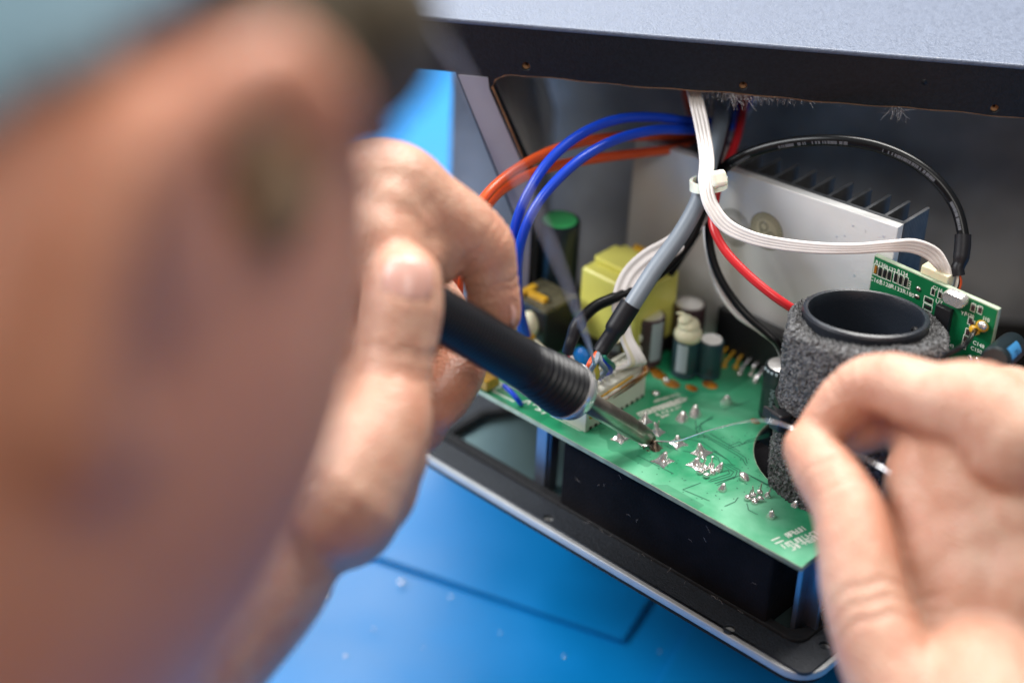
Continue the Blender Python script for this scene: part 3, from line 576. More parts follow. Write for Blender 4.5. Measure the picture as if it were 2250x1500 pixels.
for s_, px, py, sz, ro_ in (('R136', 1935, 580, 1.7, 0), ('R132', 1957, 591, 1.7, 0), ('R134', 1983, 600, 1.7, 0), ('C162', 1924, 616, 1.9, 0), ('R128', 1945, 624, 1.9, 0), ('R133', 1970, 634, 1.9, 0), ('R180', 1996, 645, 1.9, 0), ('R131', 1998, 626, 1.5, 90), ('C116', 2060, 635, 1.5, 0), ('U7', 2063, 664, 1.9, 0), ('m', 2061, 681, 1.8, 90), ('Y1', 2117, 689, 1.5, 0), ('C148', 2150, 757, 1.7, 0), ('C150', 2145, 769, 1.7, 0), ('C143', 2085, 757, 1.5, 0), ('C147', 2145, 672, 1.5, 0), ('R120', 2130, 692, 1.4, 0), ('J10', 2167, 702, 1.7, 0)):
    dtext(s_, px, py, sz, ro_)
def smd(px, py, w_, h_, body='black', ends='solder'):
    c = dpt(px, py, .3); r = MB().box((c[0], YD - .3, c[2]), (w_, .5, h_)).build('resistor', M[body], db, False, .06)
    for s in (1, -1): MB().box((c[0], YD - .31, c[2] + s * h_ * .5), (w_ * 1.05, .54, h_ * .28)).build('terminal', M[ends], r, False, .06)
    return c
def frame(px, py, w_, h_):
    c = dpt(px, py, .05); t = .12; f = MB()
    for dx, dz, a, b in ((0, h_ / 2, w_, t), (0, -h_ / 2, w_, t), (w_ / 2, 0, t, h_), (-w_ / 2, 0, t, h_)): f.box((c[0] + dx, YD - .05, c[2] + dz), (a + t, .03, b + t))
    f.build('print_frame', M['silk'], db, False)
for k, (px, py) in enumerate(((1924, 592), (1934, 597), (1944, 601), (1954, 605), (1968, 610), (1979, 615), (1990, 620))):
    smd(px, py, .8, 2.3, 'black' if k else 'glue'); frame(px, py, 1.35, 3.4)
smd(2050, 641, .6, 1.4); frame(2050, 641, 1.2, 2.2); smd(2065, 648, .6, 1.4); frame(2065, 648, 1.2, 2.2)
c = smd(2040, 660, 2.0, .9); frame(2040, 660, 2.9, 1.9); smd(2038, 675, 2.0, .8); frame(2038, 675, 2.9, 1.9)
for px, py in ((2138, 676), (2153, 681), (2132, 705), (2140, 722), (2126, 730), (2121, 745), (2136, 712), (2118, 758)): smd(px, py, .8, 1.5, 'cap_purple'); frame(px, py, 1.4, 2.4)
c = dpt(2097, 657, 2); cr = MB(); R_ = []
for yy, k in ((YD - .1, 1.0), (YD - 2.6, 1.0), (YD - 3.1, .9)): R_.append([(c[0] + k * a, yy, c[2] + k * b) for a, b in rrect(-3.6, -1.9, 3.6, 1.9, 1.8)])
cr.rings(R_); cr.build('crystal', M['solder'], db)
c = dpt(2085, 712, 1); ch = MB().box((c[0] - 2.2, YD - 1.0, c[2]), (5, 1.9, 9.5)).build('chip', M['black'], db, False, .2)
for k in range(11): MB().tube([(c[0] + .2, YD - .9, c[2] + 4.2 - k * .84), (c[0] + .9, YD - .9, c[2] + 4.2 - k * .84), (c[0] + 1.2, YD - .15, c[2] + 4.2 - k * .84), (c[0] + 2.3, YD - .12, c[2] + 4.2 - k * .84)], .16, n=5, sub=2).build('pin', M['solder'], ch)
c = dpt(2017, 635, .3)
for dz in (0, -2.6): MB().ell((c[0], YD - .1, c[2] + dz), (.9, .5, .8), n=10, m=6).build('solder_joint', M['pin'], db)
c = dpt(2160, 715, .4); j = MB().ell((c[0], YD - .9, c[2]), (2.0, 1.0, 1.8)).ell((c[0] - 2, YD - .9, c[2] - 2.2), (1.8, .9, 1.5)).build('coax_joint', M['yglue'], db)
MB().ell((c[0] + .3, YD - 1.4, c[2] + .6), (1.5, .9, 1.2)).build('solder_joint', M['solder'], db)
P = [np.array([c[0] - 1.5, YD - 1.4, c[2] - 1.8]), Bc(atd(2120, 757, 540)), Bc(atd(2075, 785, 541)), Bc(atd(2045, 830, 545))]; MB().tube(P, .75, n=8).build('coax_lead', M['w_black'], db)
for px, py in ((2131, 785), (2147, 790)): c = dpt(px, py, .3); MB().ell((c[0], YD - .3, c[2]), (.9, .6, .9), n=10, m=6).build('solder_joint', M['solder'], db)
c = Bc(atd(2048, 608, depth(W(*dpt(2048, 612)))))
xx = dpt(2045, 612)[0]; dcn = MB().box((xx, YD + 3.6, zt + .2), (9.0, 4.0, 4.5)).build('connector', M['cream'], db, False, .3)
MB().ell((xx + 4, YD + 3, zt + 2.2), (1.6, 1.6, 1.6)).build('glue_run', M['yglue'], dcn)
# dark capacitor with blue print lying beside the daughter board
ca = thing('axial_capacitor', 'black capacitor with light blue print lying beside the upright board', 'capacitor', (78, 50, 10), True)
ca_p = Bc(atd(2195, 785, 548)); cb_ = Bc(atd(2230, 755, 566)); ax = cb_ - ca_p; ax /= np.linalg.norm(ax)
MB().lathe([(3.6, 0), (4.2, .6), (4.2, 22), (3.6, 22.6)], ca_p - ax * 6, ax, 24).build('sleeve', M['cap_dark'], ca)
M['bluep'] = mat('blue_print', (0.04, 0.20, 0.42), .4)
vd = Bc(CAM) - ca_p; vd -= ax * (vd @ ax); vd /= np.linalg.norm(vd); MB().box(ca_p + ax * 4 + vd * 3.6, (.1, .1, .1)).build('print_dot', M['bluep'], ca, False)
sb = MB(); sd_ = np.cross(ax, vd); sb.rings([[ca_p + ax * t + (vd * math.cos(k) + sd_ * math.sin(k)) * 4.25 for k in np.linspace(-.1, .75, 7)] for t in np.linspace(-3, 9, 4)], False, False, False); sb.build('blue_band', M['bluep'], ca)
text('print', 'DO', 3.2, frame4(ca_p + ax * 3.5 + (vd * .93 + sd_ * .36) * 4.32, ax, sd_, OFF[ca]), M['cap_dark'], ca)

# ------------------------------------------------------------------ bass port wrapped in foam
tl = np.array([-.10, .13, 1.0]); tl /= np.linalg.norm(tl); ZTOP = 48.5
pt = thing('bass_port', 'black plastic tube wrapped in dark grey open foam, standing in the board cutout', 'tube', (TC[0], TC[1], PZ - 5), True)
ctop = Bc(onz(1903, 690, ZTOP)); base = ctop - tl * ((ZTOP - PZ + 4.8) / tl[2]); LT = np.linalg.norm(ctop - base)
px_ = np.array([1., 0, 0]) - tl * tl[0]; px_ /= np.linalg.norm(px_); py_ = np.cross(tl, px_)
MB().lathe([(17.6, 0), (17.6, LT - 1), (17.9, LT - .3), (17.6, LT + .5), (16.9, LT + .8), (16.3, LT + .5), (16.0, LT - .3), (15.8, LT - 3), (15.8, 2), (0.1, 2)], base, tl, 64, True, False).build('tube', M['port'], pt)
sp = Bc(atd(1972, 708, 0.1 + depth(W(*(ctop))) + 12)); dv = ctop - tl * 6 + (px_ * .62 + py_ * .78) * 15.3
MB().lathe([(1.9, 0), (1.9, 1.1), (1.2, 1.3), (.5, .6)], dv + (px_ * .62 + py_ * .78) * .5, -(px_ * .62 + py_ * .78), 16).build('screw_boss', M['black'], pt)
NT, NH = 480, 250; sa = math.atan2(-387, 280) - 1.22   # seam angle, left of the side that faces the viewer
foam = MB(); R_ = []
lowf = rng.normal(0, 1, (24, 12))
def field(n, m): 
    return rng.normal(0, 1, (n, m))
nz = field(NH, NT); 
nz0 = nz.copy()
for _ in range(1): nz = (nz + np.roll(nz, 1, 0) + np.roll(nz, 1, 1) + np.roll(nz, (1, 1), (0, 1))) / 2
nz = .55 * nz + .8 * nz0
lf = np.kron(rng.normal(0, 1, (10, 24)), np.ones((25, 20)))
for _ in range(14): lf = (lf + np.roll(lf, 3, 0) + np.roll(lf, -3, 0) + np.roll(lf, 3, 1) + np.roll(lf, -3, 1)) / 5
def rad(t):
    u = ((t - sa) / (2 * math.pi)) % 1.0
    return 24.2 if u < .40 else 21.6 + 2.0 * max(0, 1 - (u - .40) * 6)
def pt_at(t, rr, h): return base + tl * h + (px_ * math.cos(t) + py_ * math.sin(t)) * rr
ths = [sa + 2 * math.pi * j / NT for j in range(NT)]
for i in range(NH):
    h = 1 + (LT - 3.0) * i / (NH - 1); row = []
    for j, t in enumerate(ths):
        rr = rad(t); e = (1 - i / (NH - 1)) ; rr += nz[i, j] * .20 + lf[i, j] * .3
        if i > NH - 8: rr -= (i - NH + 8) ** 2 * .025
        if j < 4: rr -= (4 - j) * .25
        sinc = 1.6 * math.exp(-((h - LT + 28) / 2.0) ** 2)
        row.append(pt_at(t, rr - sinc, h + nz[i, j - 7] * .16))
    R_.append(row)
for k in range(16):                              # top face running in to the tube
    row = []
    for j, t in enumerate(ths): row.append(pt_at(t, rad(t) - 1.2 + (17.8 - rad(t) + 1.2) * (k + 1) / 16, LT - 2.0 + .25 * math.sin(k * .4) + nz[(k * 7) % NH, j] * .3 + lf[k, j] * .4))
    R_.append(row)
foam.rings(R_, False, False); fo = foam.build('foam_wrap', M['foam'], pt); 
zt_ = MB(); R_ = []
hb = LT - 28
st = MB(); st.rings([[pt_at(t, rad(t) + .1, hb - 1.3), pt_at(t, rad(t) + .9, hb - 1.2), pt_at(t, rad(t) + .9, hb + 1.2), pt_at(t, rad(t) + .1, hb + 1.3)] for t in np.linspace(sa, sa + 1.99 * math.pi, 90)], True, True); st.build('tie_strap', M['black'], pt, False)
tb = sa + .28; b0 = pt_at(tb, 25.4, hb); xr = px_ * -math.sin(tb) + py_ * math.cos(tb); yr = px_ * math.cos(tb) + py_ * math.sin(tb)
rot = np.array([xr, yr, tl]).T; MB().box(b0 + yr * .8, (5.0, 4.6, 5.4), rot).build('tie_head', M['black'], pt, False, .7)
MB().box(b0 - xr * 3.6 + yr * 1.6 + tl * .5, (6, 1.2, 3.0), rot).build('tie_tail', M['black'], pt, False, .3)

# ------------------------------------------------------------------ cables
def Pd(*a): return [atd(*p) for p in a]
def wire(name, label, pts, r, m, group=None, n=12, **kw):
    o = MB().tube(pts, r, n=n, sub=12, **kw).build(name, M[m], None); return tag(o, label, 'cable', group)
def ribbonprof(nw, rw):
    top = []; wd = nw * 2 * rw
    for k in range(nw):
        for t in np.linspace(math.pi * .74, math.pi * .26, 5): top.append((-wd / 2 + rw + 2 * rw * k + rw * math.cos(t), rw * math.sin(t)))
    return top + [(a, -b) for a, b in reversed(top)]
wire('power_wire', 'upper orange wire arching from the cabinet to behind the fingers', Pd((1660, 170, 640), (1585, 245, 632), (1520, 292, 625), (1440, 298, 615), (1340, 302, 606), (1230, 325, 598), (1130, 375, 590), (1060, 440, 582), (1010, 540, 580), (990, 680, 585), (1010, 800, 600)), 1.55, 'w_orange')
wire('power_wire', 'lower orange-red wire running left past the silver plate', Pd((1500, 150, 650), (1520, 245, 645), (1560, 300, 636), (1510, 322, 622), (1420, 335, 614), (1320, 347, 607), (1220, 365, 600), (1140, 395, 594), (1080, 440, 588), (1025, 540, 585), (1005, 680, 590), (1020, 800, 602)), 1.55, 'w_orange')
wire('speaker_wire', 'upper blue wire arching over the orange pair', Pd((1640, 200, 640), (1600, 262, 625), (1520, 267, 608), (1440, 258, 600), (1360, 262, 594), (1280, 293, 588), (1210, 350, 583), (1160, 425, 581), (1132, 500, 583), (1125, 580, 590), (1130, 660, 600), (1150, 740, 612)), 1.55, 'w_blue')
wire('speaker_wire', 'lower blue wire curving down beside the knuckle', Pd((1650, 215, 640), (1600, 280, 622), (1520, 285, 606), (1440, 286, 597), (1360, 305, 590), (1290, 340, 584), (1230, 390, 580), (1180, 450, 578), (1148, 520, 580), (1137, 590, 588), (1140, 670, 600), (1158, 745, 612)), 1.55, 'w_blue')
rb = thing('ribbon_cable', 'white four-core ribbon cable looping from the lip to the upright board', 'cable', tuple(atd(1528, 300, 585)))
CV = -_f
def ribbon(P, nw, rw, parent, nm='ribbon', m='w_white', up=None): return MB().tube(P, 1, sub=10, prof=ribbonprof(nw, rw), up=CV if up is None else up).build(nm, M[m], parent)
RBP = [(1500, 90, 600, 0, 1.42), (1522, 190, 592, 0, 1.42), (1543, 280, 584, 0, 1.42), (1553, 350, 577, 0, 1.40), (1551, 400, 573, 5, 1.38), (1562, 450, 571, 30, 1.36), (1595, 495, 570, 52, 1.3), (1650, 522, 568, 68, 1.1), (1720, 537, 566, 76, 1.0), (1800, 545, 563, 80, .9), (1880, 546, 560, 80, .8), (1950, 541, 558, 78, .9), (2005, 540, 559, 60, 1.3), (2046, 556, 561, 30, 1.6), (2068, 582, 562, 5, 1.4)]
for k in range(4):
    Q = []
    for px, py, d, a, w_ in RBP:
        a = math.radians(a); Q.append(atd(px, py, d) + (_r * math.cos(a) + _u * math.sin(a)) * (k - 1.5) * w_ * .76 + _f * (0 if a < .9 else (1.5 - k) * .25))
    Q.append(W(xx + 1.0 + k * 1.0, YD + 3.6, zt + 1.8))
    MB().tube(Q, .64, n=12, sub=8).build('core', M['w_white'], rb)
# nylon tie round the bundle
tie = thing('cable_tie', 'translucent white nylon tie with square head gripping the wire bundle', 'cable tie', tuple(atd(1575, 392, 575)))
hc_ = atd(1580, 393, 571); rot = np.array([_r * .97 + _u * .2, _u * .97 - _r * .2, -_f]).T
MB().box(hc_, (4.4, 5.0, 3.8), rot).build('tie_head', M['nylon'], tie, False, 1.2, 3)
ce = atd(1557, 402, 580); st = []
for t in np.linspace(0, 2 * math.pi, 40): st.append(ce + (_r * .96 + _u * .12) * 5.3 * math.cos(t) + (_f * .95 + _u * .3) * 6.6 * math.sin(t))
MB().tube(st, 1, sub=1, prof=[(-.45, -1.6), (.45, -1.6), (.45, 1.2), (-.45, 1.2)], up=_u).build('tie_strap', M['nylon'], tie)
# grey sheathed cable to the white connector
gc = thing('sheathed_cable', 'grey round cable with black sleeve ending in thin coloured wires', 'cable', tuple(W(-20, 6, 14)))
GA = Pd((1600, 160, 640), (1580, 280, 606), (1558, 360, 588), (1535, 440, 584), (1495, 515, 582), (1440, 590, 580), (1398, 655, 579), (1376, 690, 579))
MB().tube(GA, [2.6] * 8, n=16, sub=10).build('sheath', M['w_grey'], gc)
MB().tube(Pd((1386, 668, 578), (1372, 690, 578.5), (1352, 722, 579), (1346, 733, 579.2), (1330, 756, 580), (1318, 775, 580)), [3.1, 3.1, 3.05, 2.5, 2.45, 2.4], n=18, sub=5).build('sleeve', M['shrink'], gc)
def conpin(k): return W(xa + 4.4, y0 + 2.2 + k * 2.4, hc + 1.3)
fan = [('w_orange', .3, (1300, 790, 576), (1287, 818, 577)), ('w_cream', 1.0, (1303, 800, 578), (1297, 825, 579)), ('w_yellow', 1.8, (1310, 800, 579), (1312, 825, 582)), ('w_grey', 2.8, (1320, 795, 577), (1331, 815, 582)), ('w_blue', 4.0, (1326, 795, 579), (1342, 815, 586)), ('w_green', 5.2, (1330, 788, 579), (1348, 805, 587)), ('w_grey', .0, (1310, 792, 575), (1296, 815, 576)), ('w_white', 1.4, (1306, 795, 580), (1302, 830, 582))]
for m_, k, p1, p2 in fan:
    a = atd(1318 + rng.normal(0, 3), 770, 580); MB().tube([a, atd(*p1), atd(*p2), conpin(k) + np.array([0, 0, 1.0]), conpin(k) - np.array([0, 0, 1])], .78, n=8, sub=8).build('core', M[m_], gc)
# thin black cable beside it with its own sleeve
bc = thing('sheathed_cable', 'thin black cable beside the grey one, curving left in front of the yellow block', 'cable', tuple(atd(1260, 745, 585)))
MB().tube(Pd((1610, 170, 640), (1590, 290, 612), (1568, 370, 592), (1550, 440, 590), (1525, 510, 590), (1480, 570, 591), (1420, 620, 591), (1360, 650, 590), (1310, 672, 588), (1278, 702, 586), (1268, 722, 586)), 1.75, n=14, sub=10).build('sheath', M['w_black'], bc)
MB().tube(Pd((1275, 705, 585), (1265, 722, 585), (1258, 742, 585), (1252, 758, 585), (1247, 775, 586)), [2.25, 2.2, 1.9, 1.75, 1.7], n=14, sub=5).build('sleeve', M['shrink'], bc)
for m_, p1, p2 in (('w_red', (1252, 790, 586), (1252, 815, 590)), ('w_white', (1256, 790, 586), (1262, 815, 590)), ('w_black', (1243, 790, 586), (1240, 815, 590))): MB().tube([atd(1248, 770, 586), atd(*p1), atd(*p2), atd(p2[0] + 6, 845, 592)], .8, n=8).build('core', M[m_], bc)
fc = thing('flat_cable', 'white flat cable bulging out between the yellow block and the grey cable', 'cable', tuple(atd(1420, 620, 588)))
ribbon(Pd((1565, 200, 640), (1562, 330, 605), (1556, 400, 592), (1540, 460, 590), (1490, 530, 590), (1425, 570, 590), (1385, 610, 590), (1368, 660, 590), (1372, 700, 590)), 3, 1.2, fc)
for k in range(5):
    MB().tube([atd(1363 + k * 4, 690, 590), atd(1366 + k * 5, 740, 590), atd(1384 + k * 8, 795, 591), W(xa + 4.4, y0 + 17.5 + k * 2.0, hc + 1.5), W(xa + 4.4, y0 + 17.5 + k * 2.0, hc)], .75, n=8).build('core', M[['w_white', 'w_cream', 'w_white', 'w_white', 'w_white'][k]], fc)
MB().tube([atd(1390, 730, 590), atd(1404, 775, 590.5), atd(1412, 800, 591)], [.5, .8, .5], n=8).build('stained_core', M['w_red'], fc) if False else None
# black cable arching to the upright board
ac = thing('arching_cable', 'thick black cable arching over the dark fins to the upright board', 'cable', tuple(atd(2106, 600, 565)))
MB().tube(Pd((1470, 600, 612), (1545, 480, 606), (1572, 400, 598), (1600, 362, 592), (1660, 332, 586), (1740, 313, 580), (1830, 308, 574), (1920, 320, 570), (2000, 352, 567), (2060, 398, 565), (2100, 455, 564), (2116, 515, 563), (2113, 545, 563)), 1.7, n=16, sub=10).build('sheath', M['w_black'], ac)
AP, _ = smooth(Pd((1600, 362, 592), (1660, 332, 586), (1740, 313, 580), (1830, 308, 574), (1920, 320, 570), (2000, 352, 567), (2060, 398, 565), (2100, 455, 564), (2116, 515, 563)), 1, 40)
cp = MB()
for i_ in range(6, len(AP) - 6):
    if (i_ // 34) % 3 == 1 or rng.random() < .35: continue
    t_ = AP[i_ + 1] - AP[i_ - 1]; t_ /= np.linalg.norm(t_); n_ = -_f - t_ * (-_f @ t_); n_ /= np.linalg.norm(n_); s_ = np.cross(t_, n_); n2 = n_ * .85 + s_ * .52 * np.sign(s_ @ -_u); s2 = np.cross(t_, n2)
    cp.box(AP[i_] + n2 * 1.7, (.22 + .25 * rng.random(), .9, .06), np.array([t_, s2, n2]).T)
co_ = cp.build('cable_print', mat('faint_print', (0.085, 0.09, 0.105), .6), ac, False); co_['kind'] = 'stuff'
MB().tube(Pd((2116, 515, 563), (2115, 540, 563), (2112, 566, 563), (2108, 580, 563), (2104, 590, 563), (2106, 606, 563)), [2.35, 2.4, 2.35, 1.9, 1.95, 1.9], n=16, sub=5).build('sleeve', M['shrink'], ac)
for m_, dx in (('w_white', -2), ('w_orange', 4), ('w_black', 1)): MB().tube([atd(2106, 600, 563), atd(2106 + dx, 620, 563.5), atd(2101 + dx * 1.2, 637, 564)], .55, n=8).build('core', M[m_], ac)
# red, black and white leads dropping to the chip
wire('red_lead', 'red wire dropping from the tie to behind the foam tube', Pd((1640, 200, 625), (1620, 300, 612), (1588, 380, 596), (1573, 430, 588), (1566, 490, 582), (1590, 545, 579), (1640, 600, 576), (1700, 650, 574), (1760, 690, 575)), 1.35, 'w_red')
wire('black_lead', 'thin black wire hanging left of the red one down to the chip', Pd((1560, 400, 594), (1558, 460, 592), (1560, 540, 592), (1582, 610, 592), (1630, 680, 592), (1690, 735, 590), (1712, 757, 590), (1730, 800, 592)), 1.25, 'w_black')
wire('white_lead', 'thin white wire hanging left of the thin black wire', Pd((1556, 400, 596), (1551, 480, 597), (1556, 550, 597), (1578, 630, 597), (1620, 690, 597), (1670, 725, 596), (1708, 756, 595), (1725, 800, 596)), 1.0, 'w_white')
wire('white_lead', 'blurred white wire running up into the cabinet right of the ribbon', Pd((1690, 170, 690), (1640, 240, 660), (1605, 300, 632), (1584, 360, 608), (1568, 400, 597)), 1.3, 'w_white')
wire('loose_cord', 'thin pale grey cord slanting out of focus in front of the blue wires', Pd((905, -20, 322), (965, 70, 360), (1062, 240, 398), (1170, 450, 425), (1240, 610, 455), (1290, 745, 510), (1306, 800, 575)), .42, 'w_pale')

# ------------------------------------------------------------------ soldering iron
TIPP = np.array([0.3, 0.6, 1.6]); RING = atd(1246, 856, 554.0); AX = (RING - TIPP); LR = np.linalg.norm(AX); AX /= LR
iron = thing('soldering_iron', 'soldering iron with ribbed black grip, its tip touching the green board', 'soldering iron', tuple(TIPP))
prof = []
for i in range(216):
    h = i * .30; base_r = 6.5 + 1.4 * math.exp(-(h / 12.) ** 2) + .5 * min(1, h / 60)
    amp = .42 * math.exp(-(max(0, h - 8) / 9.) ** 2) + .10 * (1 if 12 < h < 62 else 0); pitch = 2.1 if h < 17 else 1.35
    prof.append((base_r + amp * math.sin(2 * math.pi * h / pitch), h))
prof = [(6.0, -.1)] + prof + [(4, 65.2)]
MB().lathe(prof, RING, AX, 48).build('grip', M['grip'], iron)
MB().lathe([(6.9, -1.7), (8.0, -1.6), (8.4, -1.2), (8.4, -.2), (8.0, .05)], RING, AX, 48).build('collar', M['ring'], iron)
MB().lathe([(4.6, -5.2), (6.8, -4.9), (7.6, -4.0), (8.0, -1.5)], RING, AX, 40).build('ferrule', M['ring'], iron)
sx = np.cross(AX, _f); sx /= np.linalg.norm(sx); sy = np.cross(AX, sx)
def tipr(d, a, b, sh=0): return [TIPP + AX * d + sx * (a * math.cos(t)) + sy * (b * math.sin(t) + sh) for t in np.linspace(0, 2 * math.pi, 24, endpoint=False)]
MB().rings([tipr(LR - 3.5, 3.15, 3.15), tipr(12.2, 3.15, 3.15), tipr(11.6, 3.0, 3.0)]).build('barrel', M['steel'], iron)
MB().rings([tipr(12, 2.95, 2.9), tipr(7.6, 2.95, 2.8), tipr(7.0, 2.9, 2.6, .1), tipr(4.0, 2.6, 1.6, .3), tipr(1.5, 1.9, .8, .2)]).build('tip', M['steel'], iron)
MB().rings([tipr(1.6, 1.82, .92), tipr(.5, 1.6, .7), tipr(-.4, 1.2, .4)]).build('wetted_tip', M['burnt'], iron)

# ------------------------------------------------------------------ solder wire in the right hand
SW = [np.array([.6, -.2, 2.0]), atd(1490, 968, 576), atd(1560, 945, 563), atd(1640, 926, 540), atd(1690, 925, 520), atd(1735, 938, 522), atd(1790, 962, 514), atd(1860, 990, 512), atd(1930, 1022, 508), atd(1985, 1062, 502), atd(2060, 1130, 505)]
tag(MB().tube(SW, .27, n=8, sub=10).build('solder_wire', M['solder'], None), 'thin silver solder wire fed from the right fingertips to the tip', 'wire')

# ------------------------------------------------------------------ the person
def remesh(mb, name, vox, smooth_n=8):
    me = mb.mesh(name); o = bpy.data.objects.new(name, me); COL.objects.link(o)
    r = o.modifiers.new('r', 'REMESH'); r.mode = 'VOXEL'; r.voxel_size = vox * MM; r.use_smooth_shade = True
    s = o.modifiers.new('s', 'SMOOTH'); s.factor = .5; s.iterations = smooth_n
    dg = bpy.context.evaluated_depsgraph_get(); out = bpy.data.meshes.new_from_object(o.evaluated_get(dg)); bpy.data.objects.remove(o); return out
def hd(d): return 583 - (583 - d) * .82
def J(*a): return [(atd(px, py, hd(d)), r * hd(d) / d) for px, py, d, r in a]
LH = MB()                                       # left hand, holding the iron
LH.limb(J((700, 470, 505, 13), (850, 395, 503, 10.6), (950, 452, 507, 9.2), (1052, 527, 515, 8.6), (1072, 585, 520, 7.9), (1083, 640, 523, 7.4), (1094, 690, 526, 6.6)))
LH.limb(J((740, 1080, 468, 17), (838, 950, 474, 12.0), (862, 850, 480, 9.6), (872, 770, 482, 9.7), (884, 680, 483, 10.3), (889, 620, 484, 9.6)))
LH.limb(J((720, 560, 530, 12), (880, 600, 545, 9.5), (1000, 740, 549, 8.2), (1012, 800, 543, 7.6), (985, 862, 534, 7.2), (955, 900, 526, 6.6)))
LH.limb(J((720, 700, 535, 12), (860, 760, 550, 9), (940, 840, 546, 7.8), (930, 930, 534, 7.2), (890, 960, 524, 6.6)))
LH.limb(J((720, 850, 530, 12), (830, 890, 540, 8), (880, 950, 534, 7), (850, 1000, 524, 6)))
for px, py, d, rx in ((850, 455, 500, 11), (900, 490, 504, 10), (950, 530, 509, 8.5), (820, 540, 498, 14), (900, 560, 504, 10), (960, 575, 512, 7), (700, 620, 512, 19), (690, 800, 508, 22), (690, 950, 496, 23), (770, 1050, 486, 18), (835, 1000, 484, 12.5), (740, 1110, 488, 17), (640, 1100, 492, 22)): LH.ell(atd(px, py, hd(d)), (rx, rx, rx))
LW = atd(575, 1140, hd(482)); LE = LW + (-_r * .62 - _u * .64) * 225 - _f * 70
LH.limb([(atd(720, 980, hd(492)), 22), (LW, 24.5), (atd(455, 1270, hd(470)), 28), (LW * .55 + LE * .45, 33), (LE, 40)], n=24)
RH = MB()                                       # right hand, feeding the solder
RH.limb(J((1803, 941, 500, 6.2), (1838, 905, 498, 7.3), (1880, 865, 495, 8.0), (1945, 845, 488, 8.4), (2050, 878, 476, 9.2), (2150, 893, 466, 11.2), (2230, 960, 462, 13.5)))
RH.limb(J((1776, 985, 497, 6.8), (1812, 1035, 489, 8.3), (1862, 1115, 479, 9.0), (1882, 1205, 471, 9.6), (1902, 1320, 464, 10.2), (1958, 1470, 456, 11.5), (2030, 1580, 450, 14)))
RH.limb(J((1838, 962, 508, 6.2), (1888, 938, 506, 7.6), (1950, 912, 502, 8.2), (2030, 918, 494, 9), (2130, 950, 484, 11)))
RH.limb(J((2150, 1020, 500, 9), (2060, 975, 522, 8.6), (2010, 1030, 528, 8), (2020, 1100, 520, 7.5)))
RH.limb(J((2300, 960, 480, 12), (2200, 880, 505, 9.2), (2120, 950, 530, 8.4), (2080, 1040, 530, 7.6)))
RH.limb(J((2330, 1050, 490, 12), (2270, 1010, 515, 9), (2190, 1080, 530, 8), (2130, 1150, 525, 7)))
for px, py, d, r in ((2012, 975, 497, 7), (2040, 990, 494, 9), (2078, 1005, 491, 13), (2070, 1060, 491, 15), (2062, 1120, 490, 15.5), (2060, 1180, 487, 15.5), (2060, 1240, 483, 15.5), (2062, 1300, 480, 14.5), (2070, 1370, 476, 14), (2082, 1440, 472, 14), (2150, 1000, 482, 16), (2160, 1090, 484, 19), (2170, 1190, 482, 20), (2170, 1280, 478, 19), (2250, 1120, 478, 19), (2250, 1290, 474, 20), (2160, 1360, 478, 16), (2200, 1430, 472, 17)): RH.ell(atd(px, py, hd(d)), (r, r, r))
RW = atd(2165, 1640, hd(446)); RE = RW + _r * 70 - _u * 190 - _f * 120
RH.limb([(atd(2190, 1440, hd(474)), 17), (RW, 22.5), (RW * .7 + RE * .3, 29), (RE, 40)], n=24)
# head, bent over the work, seen from behind its right ear
def hv(x, y, d): return CAM + _f * d + _r * x + _u * y
HC = hv(-105, 8, 306)
hf = _r * .45 - _u * .22 + _f * .86; hf /= np.linalg.norm(hf); hu0 = _u + _r * .46 + _f * .2; hs_ = np.cross(hf, hu0); hs_ /= np.linalg.norm(hs_); hu = np.cross(hs_, hf)
HB = np.array([hf, hs_, hu])
def hp(a, b, c): return HC + hf * a + hs_ * b + hu * c
HD = MB(); HD.ell(HC, (96, 74, 98), HB, 32, 20); HD.ell(hp(42, 0, -48), (54, 52, 72), HB, 28, 16); HD.ell(hp(50, 28, -22), (26, 26, 28), HB)
HD.ell(hp(50, -28, -22), (26, 26, 28), HB); HD.ell(hp(102, 0, -32), (16, 13, 20), HB); HD.ell(hp(72, 0, -92), (24, 26, 20), HB); HD.ell(hp(92, 0, -58), (10, 22, 8), HB)
for s in (1, -1):
    er = [hp(-21 - 14 * math.cos(t), s * (78 + 7 * math.sin(t * .5) + 3), 22 + 27 * math.sin(t)) for t in np.linspace(-1.9, 2.3, 12)]
    HD.limb([(p, 6.0 if i > 3 else 7.5) for i, p in enumerate(er)], n=10, sub=2); HD.ell(hp(-22, s * 70, 20), (13, 8, 24), HB, 16, 10); HD.ell(hp(-9, s * 72, 20), (4, 5, 7), HB, 10, 6)
SH = HC + np.array([-30, -95, -215.]); TRS = HC + np.array([-40, -150, -400.])
HD.limb([(hp(-20, 0, -60), 55), (HC * .4 + SH * .6, 56), (SH, 70)], n=24)
wz = np.array([0, 0, 1.]); RS = SH + np.array([165, -20, -45.]); LS = SH + np.array([-165, 60, -45.])
HD.limb([(SH + np.array([0, 0, -40]), 95), (TRS, 135), (TRS + np.array([0, -20, -200]), 140)], n=24); HD.limb([(LS, 55), (SH + np.array([0, 10, -40.]), 75), (RS, 55)], n=20)
HD.limb([(RS, 52), ((RS + RE) / 2 + np.array([25, -15, -20.]), 44), (RE, 40)], n=20); HD.limb([(LS, 52), ((LS + LE) / 2 + np.array([-25, -15, -20.]), 44), (LE, 40)], n=20)
bmj = bmesh.new()
for mb, vx, sn in ((LH, .9, 26), (RH, .9, 30), (HD, 4.5, 6)):
    m_ = remesh(mb, 'b', vx, sn); bmj.from_mesh(m_); bpy.data.meshes.remove(m_)
